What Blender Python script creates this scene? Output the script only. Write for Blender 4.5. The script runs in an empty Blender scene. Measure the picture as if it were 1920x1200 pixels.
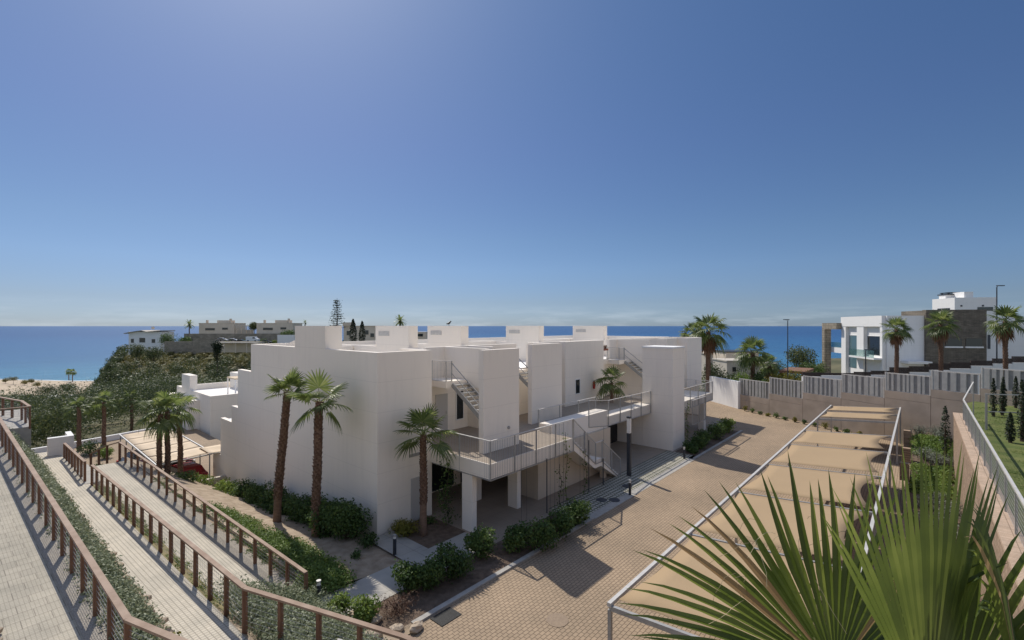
import bpy, math, random
import numpy as np
from mathutils import Vector, Matrix
RND = random.Random(11)
SC = bpy.context.scene
COL = SC.collection
# ------------------------------------------------------------------ camera, sky, sun, exposure
CAMZ, F, HZ = 9.6, 866.0, 611.0
ANG = math.radians(41.46)
cs, sn = math.cos(ANG), math.sin(ANG)
cam = bpy.data.objects.new('camera', bpy.data.cameras.new('camera'))
COL.objects.link(cam)
cam.location = (0, 0, CAMZ)
cam.rotation_euler = (math.pi/2, 0, ANG - math.pi/2)
cam.data.sensor_width = 36
cam.data.lens = F/1920*36
cam.data.shift_y = 11/1920
cam.data.clip_start = 0.1
cam.data.clip_end = 150000
SC.camera = cam
SUN_EL = math.radians(50)
SUN_AZ = math.atan2(.957, .30)                     # from +X towards +Y
sd = Vector((math.cos(SUN_AZ)*math.cos(SUN_EL), math.sin(SUN_AZ)*math.cos(SUN_EL), math.sin(SUN_EL)))
lamp = bpy.data.lights.new('sun', 'SUN')
lamp.energy = 2.95
lamp.angle = math.radians(.5)
lamp.color = (1, .94, .85)
lo = bpy.data.objects.new('sun', lamp)
COL.objects.link(lo)
lo.rotation_euler = sd.to_track_quat('Z', 'Y').to_euler()
W = bpy.data.worlds.new('World'); SC.world = W; W.use_nodes = True
wn = W.node_tree
bg = wn.nodes['Background']
sky = wn.nodes.new('ShaderNodeTexSky')
sky.sky_type = 'NISHITA'; sky.sun_disc = False
sky.sun_elevation = SUN_EL
sky.sun_rotation = math.pi/2 - SUN_AZ
sky.altitude = 60; sky.air_density = .6; sky.dust_density = .4; sky.ozone_density = 1.3
# thin cloud bank low over the sea, laid out by direction in the sky itself
tc = wn.nodes.new('ShaderNodeTexCoord')
mp = wn.nodes.new('ShaderNodeMapping'); mp.inputs['Scale'].default_value = (5, 5, 42)
nz = wn.nodes.new('ShaderNodeTexNoise'); nz.inputs['Scale'].default_value = 1.6; nz.inputs['Detail'].default_value = 7; nz.inputs['Roughness'].default_value = .6
sx = wn.nodes.new('ShaderNodeSeparateXYZ')
r1 = wn.nodes.new('ShaderNodeValToRGB')
r1.color_ramp.elements[0].position = .45; r1.color_ramp.elements[0].color = (0, 0, 0, 1)
r1.color_ramp.elements[1].position = .75; r1.color_ramp.elements[1].color = (1, 1, 1, 1)
r2 = wn.nodes.new('ShaderNodeValToRGB')
e = r2.color_ramp.elements
e[0].position = 0; e[0].color = (1, 1, 1, 1)
e[1].position = .05; e[1].color = (0, 0, 0, 1)
mul = wn.nodes.new('ShaderNodeMath'); mul.operation = 'MULTIPLY'
mul2 = wn.nodes.new('ShaderNodeMath'); mul2.operation = 'MULTIPLY'; mul2.inputs[1].default_value = .42
mixc = wn.nodes.new('ShaderNodeMix'); mixc.data_type = 'RGBA'
hs = wn.nodes.new('ShaderNodeHueSaturation'); hs.inputs['Saturation'].default_value = 1.13
L = wn.links.new
L(tc.outputs['Generated'], mp.inputs['Vector']); L(mp.outputs['Vector'], nz.inputs['Vector'])
L(tc.outputs['Generated'], sx.inputs[0]); L(sx.outputs['Z'], r2.inputs[0])
L(nz.outputs['Fac'], r1.inputs[0])
L(r1.outputs['Color'], mul.inputs[0]); L(r2.outputs['Color'], mul.inputs[1])
L(mul.outputs[0], mul2.inputs[0]); L(mul2.outputs[0], mixc.inputs['Factor'])
hzr = wn.nodes.new('ShaderNodeValToRGB'); he = hzr.color_ramp.elements   # low sky toned down, unseen zenith boosted as added fill light
he[0].position = 0; he[0].color = (.245,.295,.40,1); he[1].position = .95; he[1].color = (1.9,1.7,1.45,1)
for p_, c_ in ((.05,(.315,.325,.365,1)),(.12,(.415,.43,.45,1)),(.18,(.45,.465,.47,1)),(.36,(.50,.51,.545,1)),(.60,(.55,.60,.63,1))):
    q_ = he.new(p_); q_.color = c_
hzm = wn.nodes.new('ShaderNodeMix'); hzm.data_type = 'RGBA'; hzm.blend_type = 'MULTIPLY'; hzm.inputs['Factor'].default_value = 1
L(sx.outputs['Z'], hzr.inputs[0])
# tone-down fades behind the camera: unseen sky there stays bright, added fill for walls
dt = wn.nodes.new('ShaderNodeVectorMath'); dt.operation = 'DOT_PRODUCT'; dt.inputs[1].default_value = (cs, sn, 0)
mrs = wn.nodes.new('ShaderNodeMapRange'); mrs.interpolation_type = 'SMOOTHSTEP'
mrs.inputs['From Min'].default_value = -.35; mrs.inputs['From Max'].default_value = .3; mrs.inputs['To Min'].default_value = .15
L(tc.outputs['Generated'], dt.inputs[0]); L(dt.outputs['Value'], mrs.inputs['Value']); L(mrs.outputs[0], hzm.inputs['Factor'])
L(sky.outputs[0], hs.inputs['Color']); L(hs.outputs[0], hzm.inputs['A']); L(hzr.outputs[0], hzm.inputs['B']); L(hzm.outputs['Result'], mixc.inputs['A'])
mixc.inputs['B'].default_value = (3.9, 4.4, 4.9, 1)
# unseen bright cloud added behind the camera to lift the shaded walls
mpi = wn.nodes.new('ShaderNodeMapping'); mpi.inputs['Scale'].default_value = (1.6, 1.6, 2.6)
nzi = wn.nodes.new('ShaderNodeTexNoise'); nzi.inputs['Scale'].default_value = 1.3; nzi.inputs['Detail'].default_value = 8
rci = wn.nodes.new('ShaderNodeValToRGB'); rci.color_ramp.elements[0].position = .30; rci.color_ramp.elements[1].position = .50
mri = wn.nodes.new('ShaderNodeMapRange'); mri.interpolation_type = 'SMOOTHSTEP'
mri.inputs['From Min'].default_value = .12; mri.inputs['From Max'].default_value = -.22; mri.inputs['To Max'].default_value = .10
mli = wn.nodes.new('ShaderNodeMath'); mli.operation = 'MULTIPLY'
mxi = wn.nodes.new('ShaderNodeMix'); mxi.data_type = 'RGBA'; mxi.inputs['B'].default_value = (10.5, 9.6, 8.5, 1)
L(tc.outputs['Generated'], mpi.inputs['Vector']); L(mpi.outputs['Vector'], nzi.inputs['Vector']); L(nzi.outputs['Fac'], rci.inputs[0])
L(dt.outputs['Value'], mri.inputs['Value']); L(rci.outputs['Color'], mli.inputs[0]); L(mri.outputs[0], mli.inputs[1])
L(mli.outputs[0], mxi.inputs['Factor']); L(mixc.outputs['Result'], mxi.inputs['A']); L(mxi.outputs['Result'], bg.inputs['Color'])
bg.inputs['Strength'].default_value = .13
SC.view_settings.view_transform = 'Standard'
SC.view_settings.look = 'None'
SC.view_settings.gamma = 1
SC.view_settings.exposure = 0.5
SC.cycles.max_bounces = 6
SC.cycles.transparent_max_bounces = 8

# ------------------------------------------------------------------ helpers
def at(px, d):
    r = (px-960)/F*d
    return d*cs + r*sn, d*sn - r*cs
def zof(py, d): return CAMZ - (py-HZ)*d/F
def G(px, py, z=0.0):
    d = F*(CAMZ-z)/(py-HZ)
    x, y = at(px, d)
    return Vector((x, y, z))
def hit(px, x0, y0, ux, uy):
    t = (px-960)/F
    A, B = sn-t*cs, -(cs+t*sn)
    return -(A*x0+B*y0)/(A*ux+B*uy)

class MB:
    def __init__(s): s.v = []; s.f = []; s.n = 0; s.arr = []
    def add(s, vs, fs):
        b = len(s.v)
        s.v.extend([tuple(v) for v in vs]); s.f.extend([tuple(i+b for i in f) for f in fs])
        return s
    def box(s, x0, y0, z0, x1, y1, z1):
        x0, x1 = min(x0, x1), max(x0, x1); y0, y1 = min(y0, y1), max(y0, y1); z0, z1 = min(z0, z1), max(z0, z1)
        return s.add([(x0,y0,z0),(x1,y0,z0),(x1,y1,z0),(x0,y1,z0),(x0,y0,z1),(x1,y0,z1),(x1,y1,z1),(x0,y1,z1)],
              [(0,3,2,1),(4,5,6,7),(0,1,5,4),(1,2,6,5),(2,3,7,6),(3,0,4,7)])
    def prism(s, pts, axis, a, b):                  # pts in the two other axes
        n = len(pts); vs = []
        for c in (a, b):
            for p, q in pts:
                vs.append((c,p,q) if axis == 0 else (p,c,q) if axis == 1 else (p,q,c))
        fs = [tuple(range(n-1,-1,-1)), tuple(range(n,2*n))] + [(i,(i+1)%n,n+(i+1)%n,n+i) for i in range(n)]
        return s.add(vs, fs)
    def beam(s, p0, p1, w, h, up=(0,0,1)):          # box beam from p0 to p1
        p0, p1 = Vector(p0), Vector(p1)
        d = (p1-p0).normalized(); up = Vector(up)
        if abs(d.dot(up)) > .98: up = Vector((1,0,0))
        sd_ = d.cross(up).normalized(); u = sd_.cross(d).normalized()
        vs = []
        for p in (p0, p1):
            for a, b in ((-1,-1),(1,-1),(1,1),(-1,1)): vs.append(p + sd_*(a*w/2) + u*(b*h/2))
        return s.add(vs, [(0,1,2,3)[::-1],(4,5,6,7),(0,1,5,4),(1,2,6,5),(2,3,7,6),(3,0,4,7)])
    def tube(s, pts, rad, n=8, cap=True):
        pts = [Vector(p) for p in pts]
        if not isinstance(rad, (list, tuple)): rad = [rad]*len(pts)
        ref = None; vs = []
        for i, p in enumerate(pts):
            d = (pts[min(i+1,len(pts)-1)]-pts[max(i-1,0)]).normalized()
            if ref is None: ref = Vector((1,0,0)) if abs(d.x) < .9 else Vector((0,1,0))
            a = (ref-d*ref.dot(d)).normalized(); b = d.cross(a); ref = a
            for k in range(n):
                t = 2*math.pi*k/n
                vs.append(p + (a*math.cos(t)+b*math.sin(t))*rad[i])
        fs = []
        for i in range(len(pts)-1):
            for k in range(n):
                fs.append((i*n+k, i*n+(k+1)%n, (i+1)*n+(k+1)%n, (i+1)*n+k))
        if cap: fs += [tuple(range(n-1,-1,-1)), tuple(range((len(pts)-1)*n, len(pts)*n))]
        return s.add(vs, fs)
    def quad(s, a, b, c, d): return s.add([a,b,c,d], [(0,1,2,3)])
    def grid(s, rows):
        m = len(rows[0]); vs = [p for r in rows for p in r]
        fs = [(i*m+j, i*m+j+1, (i+1)*m+j+1, (i+1)*m+j) for i in range(len(rows)-1) for j in range(m-1)]
        return s.add(vs, fs)
    def quads(s, V):                                # V: (n,4,3) numpy quads
        s.arr.append(np.asarray(V, dtype=np.float32)); return s
    def build(s, name, m, parent=None, smooth=False, loc=None):
        me = bpy.data.meshes.new(name)
        if s.arr:
            V = np.concatenate(s.arr); n = len(V)
            vs = V.reshape(-1,3)
            b = len(vs)
            fl = [len(f) for f in s.f]
            allv = np.concatenate([vs, np.asarray(s.v, dtype=np.float32).reshape(-1,3)]) if s.v else vs
            lv = np.arange(b, dtype=np.int32)
            if s.f: lv = np.concatenate([lv, np.asarray([i+b for f in s.f for i in f], dtype=np.int32)])
            ls = np.concatenate([np.arange(n)*4, (b + np.cumsum([0]+fl[:-1])) if s.f else np.zeros(0)]).astype(np.int32)
            me.vertices.add(len(allv)); me.vertices.foreach_set('co', allv.astype(np.float32).ravel())
            me.loops.add(len(lv)); me.loops.foreach_set('vertex_index', lv)
            me.polygons.add(len(ls)); me.polygons.foreach_set('loop_start', ls)
            me.update(calc_edges=True); me.validate()
        else:
            me.from_pydata(s.v, [], s.f); me.update()
        if smooth:
            me.polygons.foreach_set('use_smooth', [True]*len(me.polygons))
        me.materials.append(m)
        o = bpy.data.objects.new(name, me); COL.objects.link(o)
        if parent is not None: o.parent = parent
        if loc is not None: o.location = loc
        return o

def tag(o, label=None, cat=None, group=None, kind=None):
    if label: o['label'] = label
    if cat: o['category'] = cat
    if group: o['group'] = group
    if kind: o['kind'] = kind
    return o
def thing(name, label, cat, loc=(0,0,0), rz=0, group=None):
    o = bpy.data.objects.new(name, None); COL.objects.link(o)
    o.empty_display_size = .2
    o.location = loc; o.rotation_euler = (0,0,rz)
    return tag(o, label, cat, group)
def structure(o): o['kind'] = 'structure'; return o
def dup(root, loc, rz=0, label=None, group=None, sc=1):
    r = root.copy(); COL.objects.link(r); r.location = loc; r.rotation_euler = (0,0,rz); r.scale = (sc,sc,sc)
    if label: r['label'] = label
    if group: r['group'] = group
    for ch in list(root.children):
        c = ch.copy(); COL.objects.link(c); c.parent = r
        for g in list(ch.children):
            d = g.copy(); COL.objects.link(d); d.parent = c
    return r

# ------------------------------------------------------------------ materials
def rgb(c): return (c[0], c[1], c[2], 1)
def new_mat(name):
    m = bpy.data.materials.new(name); m.use_nodes = True
    return m, m.node_tree, m.node_tree.nodes['Principled BSDF']
def mat(name, c, c2=None, scale=3, rough=.7, bump=0, bscale=None, metal=0, spec=.4, detail=5, lo_=.35, hi_=.65, stretch=(1,1,1)):
    m, nt, b = new_mat(name)
    b.inputs['Roughness'].default_value = rough; b.inputs['Metallic'].default_value = metal
    b.inputs['Specular IOR Level'].default_value = spec
    b.inputs['Base Color'].default_value = rgb(c)
    ge = nt.nodes.new('ShaderNodeTexCoord'); mpn = nt.nodes.new('ShaderNodeMapping')
    mpn.inputs['Scale'].default_value = stretch
    nt.links.new(ge.outputs['Object'], mpn.inputs['Vector'])
    if c2 is not None:
        n = nt.nodes.new('ShaderNodeTexNoise'); n.inputs['Scale'].default_value = scale; n.inputs['Detail'].default_value = detail
        r = nt.nodes.new('ShaderNodeValToRGB')
        r.color_ramp.elements[0].position = lo_; r.color_ramp.elements[0].color = rgb(c)
        r.color_ramp.elements[1].position = hi_; r.color_ramp.elements[1].color = rgb(c2)
        nt.links.new(mpn.outputs[0], n.inputs['Vector']); nt.links.new(n.outputs['Fac'], r.inputs[0]); nt.links.new(r.outputs[0], b.inputs['Base Color'])
    if bump:
        n2 = nt.nodes.new('ShaderNodeTexNoise'); n2.inputs['Scale'].default_value = bscale or scale*6; n2.inputs['Detail'].default_value = 4
        bu = nt.nodes.new('ShaderNodeBump'); bu.inputs['Strength'].default_value = bump; bu.inputs['Distance'].default_value = .03
        nt.links.new(mpn.outputs[0], n2.inputs['Vector']); nt.links.new(n2.outputs['Fac'], bu.inputs['Height']); nt.links.new(bu.outputs[0], b.inputs['Normal'])
    return m
def brick_mat(name, c1, c2, mortar, bw, bh, msize, offset=.5, rot=0, rough=.8, bump=.5, var=.35, vscale=.35, axes='XY', fine=0):
    m, nt, b = new_mat(name); Lk = nt.links.new
    b.inputs['Roughness'].default_value = rough; b.inputs['Specular IOR Level'].default_value = .25
    ge = nt.nodes.new('ShaderNodeNewGeometry'); mpn = nt.nodes.new('ShaderNodeMapping')
    src = ge.outputs['Position']
    if axes != 'XY':
        sp = nt.nodes.new('ShaderNodeSeparateXYZ'); cb = nt.nodes.new('ShaderNodeCombineXYZ')
        Lk(src, sp.inputs[0]); Lk(sp.outputs[axes[0]], cb.inputs[0]); Lk(sp.outputs[axes[1]], cb.inputs[1]); src = cb.outputs[0]
    mpn.inputs['Rotation'].default_value = (0,0,rot)
    Lk(src, mpn.inputs['Vector'])
    t = nt.nodes.new('ShaderNodeTexBrick'); t.offset = offset
    t.inputs['Scale'].default_value = 1; t.inputs['Brick Width'].default_value = bw; t.inputs['Row Height'].default_value = bh
    t.inputs['Mortar Size'].default_value = msize; t.inputs['Mortar Smooth'].default_value = .2; t.inputs['Bias'].default_value = 0
    t.inputs['Color1'].default_value = rgb(c1); t.inputs['Color2'].default_value = rgb(c2); t.inputs['Mortar'].default_value = rgb(mortar)
    Lk(mpn.outputs[0], t.inputs['Vector'])
    n = nt.nodes.new('ShaderNodeTexNoise'); n.inputs['Scale'].default_value = vscale; n.inputs['Detail'].default_value = 8; n.inputs['Roughness'].default_value = .65
    Lk(ge.outputs['Position'], n.inputs['Vector'])
    rr = nt.nodes.new('ShaderNodeValToRGB'); rr.color_ramp.elements[0].position = .3; rr.color_ramp.elements[1].position = .7
    rr.color_ramp.elements[0].color = (1-var,1-var,1-var*1.05,1); rr.color_ramp.elements[1].color = (1.05,1.03,1,1)
    Lk(n.outputs['Fac'], rr.inputs[0])
    mx = nt.nodes.new('ShaderNodeMix'); mx.data_type = 'RGBA'; mx.blend_type = 'MULTIPLY'; mx.inputs['Factor'].default_value = 1
    Lk(t.outputs['Color'], mx.inputs['A']); Lk(rr.outputs[0], mx.inputs['B']); Lk(mx.outputs['Result'], b.inputs['Base Color'])
    if fine:
        t2 = nt.nodes.new('ShaderNodeTexBrick'); t2.offset = 0; t2.inputs['Scale'].default_value = 1; t2.inputs['Brick Width'].default_value = fine; t2.inputs['Row Height'].default_value = fine; t2.inputs['Mortar Size'].default_value = fine*.1
        for nm_, vv in (('Color1',1.0),('Color2',.95),('Mortar',.72)): t2.inputs[nm_].default_value = (vv,vv,vv*.98,1)
        Lk(mpn.outputs[0], t2.inputs['Vector']); m2 = nt.nodes.new('ShaderNodeMix'); m2.data_type = 'RGBA'; m2.blend_type = 'MULTIPLY'; m2.inputs['Factor'].default_value = 1
        Lk(mx.outputs['Result'], m2.inputs['A']); Lk(t2.outputs['Color'], m2.inputs['B']); Lk(m2.outputs['Result'], b.inputs['Base Color'])
    bu = nt.nodes.new('ShaderNodeBump'); bu.inputs['Strength'].default_value = bump; bu.inputs['Distance'].default_value = .01; bu.invert = True
    Lk(t.outputs['Fac'], bu.inputs['Height']); Lk(bu.outputs[0], b.inputs['Normal'])
    return m
def leaf_mat(name, dark, mid, light, trans=.3, rough=.55, nscale=.8, spec=.3):
    m, nt, b = new_mat(name); Lk = nt.links.new
    ge = nt.nodes.new('ShaderNodeNewGeometry')
    r = nt.nodes.new('ShaderNodeValToRGB'); el = r.color_ramp.elements
    el[0].position = .1; el[0].color = rgb(dark); el[1].position = .95; el[1].color = rgb(light)
    q = el.new(.55); q.color = rgb(mid)
    n = nt.nodes.new('ShaderNodeTexNoise'); n.inputs['Scale'].default_value = nscale; n.inputs['Detail'].default_value = 3
    Lk(ge.outputs['Position'], n.inputs['Vector'])
    ad = nt.nodes.new('ShaderNodeMath'); ad.operation = 'MULTIPLY_ADD'; ad.inputs[1].default_value = .5
    sub = nt.nodes.new('ShaderNodeMath'); sub.operation = 'MULTIPLY_ADD'; sub.inputs[1].default_value = 1.1; sub.inputs[2].default_value = -.3
    Lk(n.outputs['Fac'], sub.inputs[0])
    Lk(ge.outputs['Random Per Island'], ad.inputs[0]); Lk(sub.outputs[0], ad.inputs[2]); Lk(ad.outputs[0], r.inputs[0])
    Lk(r.outputs[0], b.inputs['Base Color'])
    b.inputs['Roughness'].default_value = rough; b.inputs['Specular IOR Level'].default_value = spec
    tr = nt.nodes.new('ShaderNodeBsdfTranslucent'); mx = nt.nodes.new('ShaderNodeMixShader'); mx.inputs[0].default_value = trans
    hv = nt.nodes.new('ShaderNodeHueSaturation'); hv.inputs['Value'].default_value = 1.7; hv.inputs['Hue'].default_value = .485
    Lk(r.outputs[0], hv.inputs['Color']); Lk(hv.outputs[0], tr.inputs['Color'])
    Lk(b.outputs[0], mx.inputs[1]); Lk(tr.outputs[0], mx.inputs[2])
    Lk(mx.outputs[0], nt.nodes['Material Output'].inputs['Surface'])
    return m
def glass_mat(name, c, rough=.05):
    m, nt, b = new_mat(name)
    b.inputs['Base Color'].default_value = rgb(c); b.inputs['Roughness'].default_value = rough; b.inputs['Specular IOR Level'].default_value = .4
    return m
M = {}
def clear_glass(name, c, tr):
    m, nt, b = new_mat(name); b.inputs['Base Color'].default_value = rgb(c); b.inputs['Roughness'].default_value = .05
    t_ = nt.nodes.new('ShaderNodeBsdfTransparent'); t_.inputs['Color'].default_value = (.82,.92,.90,1)
    mx = nt.nodes.new('ShaderNodeMixShader'); mx.inputs[0].default_value = tr
    nt.links.new(b.outputs[0], mx.inputs[1]); nt.links.new(t_.outputs[0], mx.inputs[2]); nt.links.new(mx.outputs[0], nt.nodes['Material Output'].inputs['Surface'])
    return m
M['clear_glass'] = clear_glass('balcony_glass', (.10,.17,.17), .72)
def stucco(name, c, streak=.90):
    m, nt, b = new_mat(name); Lk = nt.links.new
    b.inputs['Roughness'].default_value = .85; b.inputs['Specular IOR Level'].default_value = .15
    ge = nt.nodes.new('ShaderNodeNewGeometry')
    n = nt.nodes.new('ShaderNodeTexNoise'); n.inputs['Scale'].default_value = .35; n.inputs['Detail'].default_value = 8; n.inputs['Roughness'].default_value = .62
    mp1 = nt.nodes.new('ShaderNodeMapping'); mp1.inputs['Scale'].default_value = (3.5,3.5,.35)
    n3 = nt.nodes.new('ShaderNodeTexNoise'); n3.inputs['Scale'].default_value = 1.0; n3.inputs['Detail'].default_value = 6
    Lk(ge.outputs['Position'], n.inputs['Vector']); Lk(ge.outputs['Position'], mp1.inputs['Vector']); Lk(mp1.outputs[0], n3.inputs['Vector'])
    av = nt.nodes.new('ShaderNodeMath'); av.operation = 'ADD'; Lk(n.outputs['Fac'], av.inputs[0]); Lk(n3.outputs['Fac'], av.inputs[1])
    r = nt.nodes.new('ShaderNodeValToRGB'); r.color_ramp.elements[0].position = .62; r.color_ramp.elements[1].position = 1.0
    r.color_ramp.elements[0].color = rgb([x*streak for x in c]); r.color_ramp.elements[1].color = rgb(c)
    Lk(av.outputs[0], r.inputs[0])
    # faint horizontal day-joints of the render coat
    sp = nt.nodes.new('ShaderNodeSeparateXYZ'); Lk(ge.outputs['Position'], sp.inputs[0])
    md = nt.nodes.new('ShaderNodeMath'); md.operation = 'PINGPONG'; md.inputs[1].default_value = .7; Lk(sp.outputs['Z'], md.inputs[0])
    jr = nt.nodes.new('ShaderNodeValToRGB'); jr.color_ramp.elements[0].position = .006; jr.color_ramp.elements[0].color = (.90,.90,.90,1); jr.color_ramp.elements[1].position = .02; jr.color_ramp.elements[1].color = (1,1,1,1)
    Lk(md.outputs[0], jr.inputs[0]); jm = nt.nodes.new('ShaderNodeMix'); jm.data_type = 'RGBA'; jm.blend_type = 'MULTIPLY'; jm.inputs['Factor'].default_value = 1
    Lk(r.outputs[0], jm.inputs['A']); Lk(jr.outputs[0], jm.inputs['B']); Lk(jm.outputs['Result'], b.inputs['Base Color'])
    n2 = nt.nodes.new('ShaderNodeTexNoise'); n2.inputs['Scale'].default_value = 45; n2.inputs['Detail'].default_value = 3
    n4 = nt.nodes.new('ShaderNodeTexNoise'); n4.inputs['Scale'].default_value = 1.4; n4.inputs['Detail'].default_value = 2
    Lk(ge.outputs['Position'], n2.inputs['Vector']); Lk(ge.outputs['Position'], n4.inputs['Vector'])
    ma = nt.nodes.new('ShaderNodeMath'); ma.operation = 'MULTIPLY_ADD'; ma.inputs[1].default_value = 3.0
    Lk(n4.outputs['Fac'], ma.inputs[0]); Lk(n2.outputs['Fac'], ma.inputs[2])
    bu = nt.nodes.new('ShaderNodeBump'); bu.inputs['Strength'].default_value = .12; bu.inputs['Distance'].default_value = .02
    Lk(ma.outputs[0], bu.inputs['Height']); Lk(bu.outputs[0], b.inputs['Normal'])
    return m
M['white'] = stucco('white_render', (.88,.81,.715), .94)
M['white_far'] = stucco('white_paint', (.80,.79,.77), .95)
M['cream'] = mat('cream_render', (.55,.50,.42), (.48,.43,.36), scale=.5, rough=.9)
M['cream_dark'] = mat('beige_render', (.72,.61,.48), (.64,.54,.42), scale=.5, rough=.9)
M['beige_wall'] = stucco('beige_render', (.62,.53,.42))
M['road'] = brick_mat('road_pavers', (.405,.305,.21), (.355,.268,.185), (.145,.108,.075), .21, .135, .011, var=.25, vscale=.3)
M['grid'] = brick_mat('grass_grid_pavers', (.54,.51,.44), (.47,.45,.39), (.13,.13,.09), .26, .26, .04, offset=0, rot=.0)
M['kerb'] = mat('kerb_concrete', (.40,.38,.34), (.33,.31,.28), scale=4, rough=.9, bump=.2)
M['patio'] = brick_mat('patio_tiles', (.36,.30,.24), (.34,.285,.23), (.27,.23,.19), .6, .6, .008, offset=0, var=.15)
M['walk'] = brick_mat('concrete_walk', (.44,.42,.38), (.41,.39,.36), (.25,.24,.22), 1.2, 1.8, .01, offset=0, var=.2, vscale=1)
M['pavA'] = brick_mat('ramp_pavers', (.49,.45,.375), (.44,.405,.34), (.31,.28,.235), .5, .38, .01, offset=.5, rot=-.068, var=.3, vscale=.9, fine=.075)
M['pavB'] = brick_mat('ramp_small_pavers', (.60,.55,.46), (.54,.495,.41), (.34,.31,.255), .12, .12, .012, offset=.0, rot=-.05, var=.22, vscale=.8)
M['soil'] = mat('sandy_soil', (.28,.215,.15), (.40,.32,.235), scale=2.5, rough=1, bump=.8, bscale=14)
M['mulch'] = mat('dark_soil', (.10,.07,.05), (.17,.12,.085), scale=4, rough=1, bump=1, bscale=18)
M['gravel'] = mat('gravel', (.42,.38,.32), (.27,.24,.20), scale=30, rough=1, bump=1, bscale=40)
M['drygrass'] = mat('dry_grass_soil', (.30,.235,.13), (.19,.18,.08), scale=4, rough=1, bump=.8, bscale=20)
M['wood'] = mat('weathered_wood', (.17,.085,.05), (.235,.125,.075), scale=2.5, rough=.75, bump=.3, bscale=12, stretch=(4,4,1))
M['woodtop'] = mat('weathered_rail_wood', (.24,.155,.105), (.33,.235,.17), scale=2.2, rough=.7, bump=.25, bscale=14)
M['rock'] = mat('pale_rock', (.50,.41,.31), (.36,.28,.20), scale=3, rough=.95, bump=.8, bscale=9)
M['steel'] = mat('galvanised_steel', (.40,.40,.39), (.34,.34,.335), scale=6, rough=.45, metal=.35)
M['steel_light'] = mat('pale_painted_steel', (.58,.56,.52), (.50,.48,.45), scale=4, rough=.5, metal=.1)
M['dark_metal'] = mat('dark_metal', (.045,.05,.06), (.06,.065,.075), scale=5, rough=.45, metal=.3)
M['black'] = mat('black_paint', (.02,.02,.022), rough=.5)
M['fabric'] = mat('shade_cloth', (.365,.26,.15), (.352,.25,.144), scale=.7, rough=.9, bump=.15, bscale=60)
M['fabric2'] = mat('shade_cloth', (.66,.53,.38), (.58,.46,.32), scale=.7, rough=.9)
M['concrete'] = mat('retaining_concrete', (.40,.33,.27), (.32,.265,.215), scale=.8, rough=.95, bump=.25, bscale=16, detail=9)
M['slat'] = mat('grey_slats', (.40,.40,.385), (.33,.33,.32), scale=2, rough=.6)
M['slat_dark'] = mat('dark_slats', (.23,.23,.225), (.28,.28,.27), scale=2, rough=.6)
M['stone_clad'] = brick_mat('stone_cladding', (.23,.20,.16), (.155,.135,.11), (.09,.08,.07), .5, .12, .012, var=.4, vscale=1.2, axes='YZ')
M['stonewall'] = brick_mat('stone_masonry', (.50,.37,.27), (.37,.265,.19), (.23,.165,.12), .24, .075, .012, var=.4, vscale=2.5, axes='XZ', bump=1)
M['stonewall2'] = brick_mat('stone_masonry', (.42,.36,.29), (.32,.28,.22), (.17,.15,.12), .9, .4, .03, var=.4, vscale=.6, axes='YZ')
M['cap'] = brick_mat('brick_cap', (.58,.44,.33), (.50,.37,.27), (.30,.22,.16), .09, .6, .01, var=.25, vscale=3)
M['glass'] = glass_mat('dark_glass', (.02,.025,.03))
M['glass_blue'] = glass_mat('blue_glass', (.10,.17,.19))
M['door'] = mat('pale_door', (.50,.48,.45), rough=.6)
M['red'] = mat('red_fire', (.45,.03,.02), rough=.35)
M['trunk'] = mat('palm_trunk', (.17,.095,.06), (.085,.05,.035), scale=7, rough=.95, bump=1, bscale=20, stretch=(1,1,2))
M['trunk_smooth'] = mat('palm_trunk_base', (.24,.15,.10), (.17,.105,.07), scale=5, rough=.9, bump=.7, bscale=14, stretch=(1,1,3))
M['bark'] = mat('bark', (.11,.08,.06), (.07,.05,.04), scale=6, rough=1, bump=.8)
M['deadfrond'] = leaf_mat('dead_fronds', (.13,.07,.04), (.22,.12,.07), (.30,.19,.11), trans=.15)
M['frond'] = leaf_mat('palm_fronds', (.045,.075,.02), (.12,.165,.045), (.26,.29,.11), trans=.42, rough=.45, spec=.5)
M['frond_near'] = leaf_mat('near_palm_fronds', (.038,.062,.012), (.075,.11,.02), (.16,.20,.045), trans=.5, rough=.42, nscale=3, spec=.5)
M['stalk'] = mat('leaf_stalk', (.20,.24,.07), (.28,.29,.11), scale=4, rough=.5)
M['dry'] = leaf_mat('dry_leaf_tips', (.16,.10,.045), (.27,.19,.09), (.38,.29,.15), trans=.3)
M['fibre'] = mat('leaf_fibre', (.45,.38,.24), rough=.8)
M['bush'] = leaf_mat('bush_leaves', (.026,.052,.016), (.066,.118,.03), (.16,.225,.06))
M['bush_light'] = leaf_mat('light_bush_leaves', (.06,.11,.02), (.14,.21,.04), (.25,.32,.08))
M['bush_yellow'] = leaf_mat('yellow_shrub_leaves', (.09,.10,.015), (.18,.17,.025), (.28,.25,.05))
M['bush_grey'] = leaf_mat('silver_shrub_leaves', (.10,.115,.085), (.20,.22,.165), (.33,.35,.27), trans=.15)
M['cover'] = leaf_mat('creeping_shrub_leaves', (.10,.125,.065), (.195,.225,.13), (.32,.335,.22), trans=.2)
M['dark_slat'] = mat('dark_brown_slats', (.045,.03,.025), (.06,.042,.035), scale=3, rough=.7)
M['inland'] = mat('pale_bounce_soil', (.52,.45,.35), (.44,.38,.29), scale=.2, rough=1)
M['cover_green'] = leaf_mat('ground_cover_leaves', (.055,.10,.022), (.12,.185,.04), (.20,.275,.07), trans=.25)
M['twig'] = leaf_mat('dry_twigs', (.07,.035,.025), (.14,.08,.05), (.22,.14,.09), trans=.1)
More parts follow.
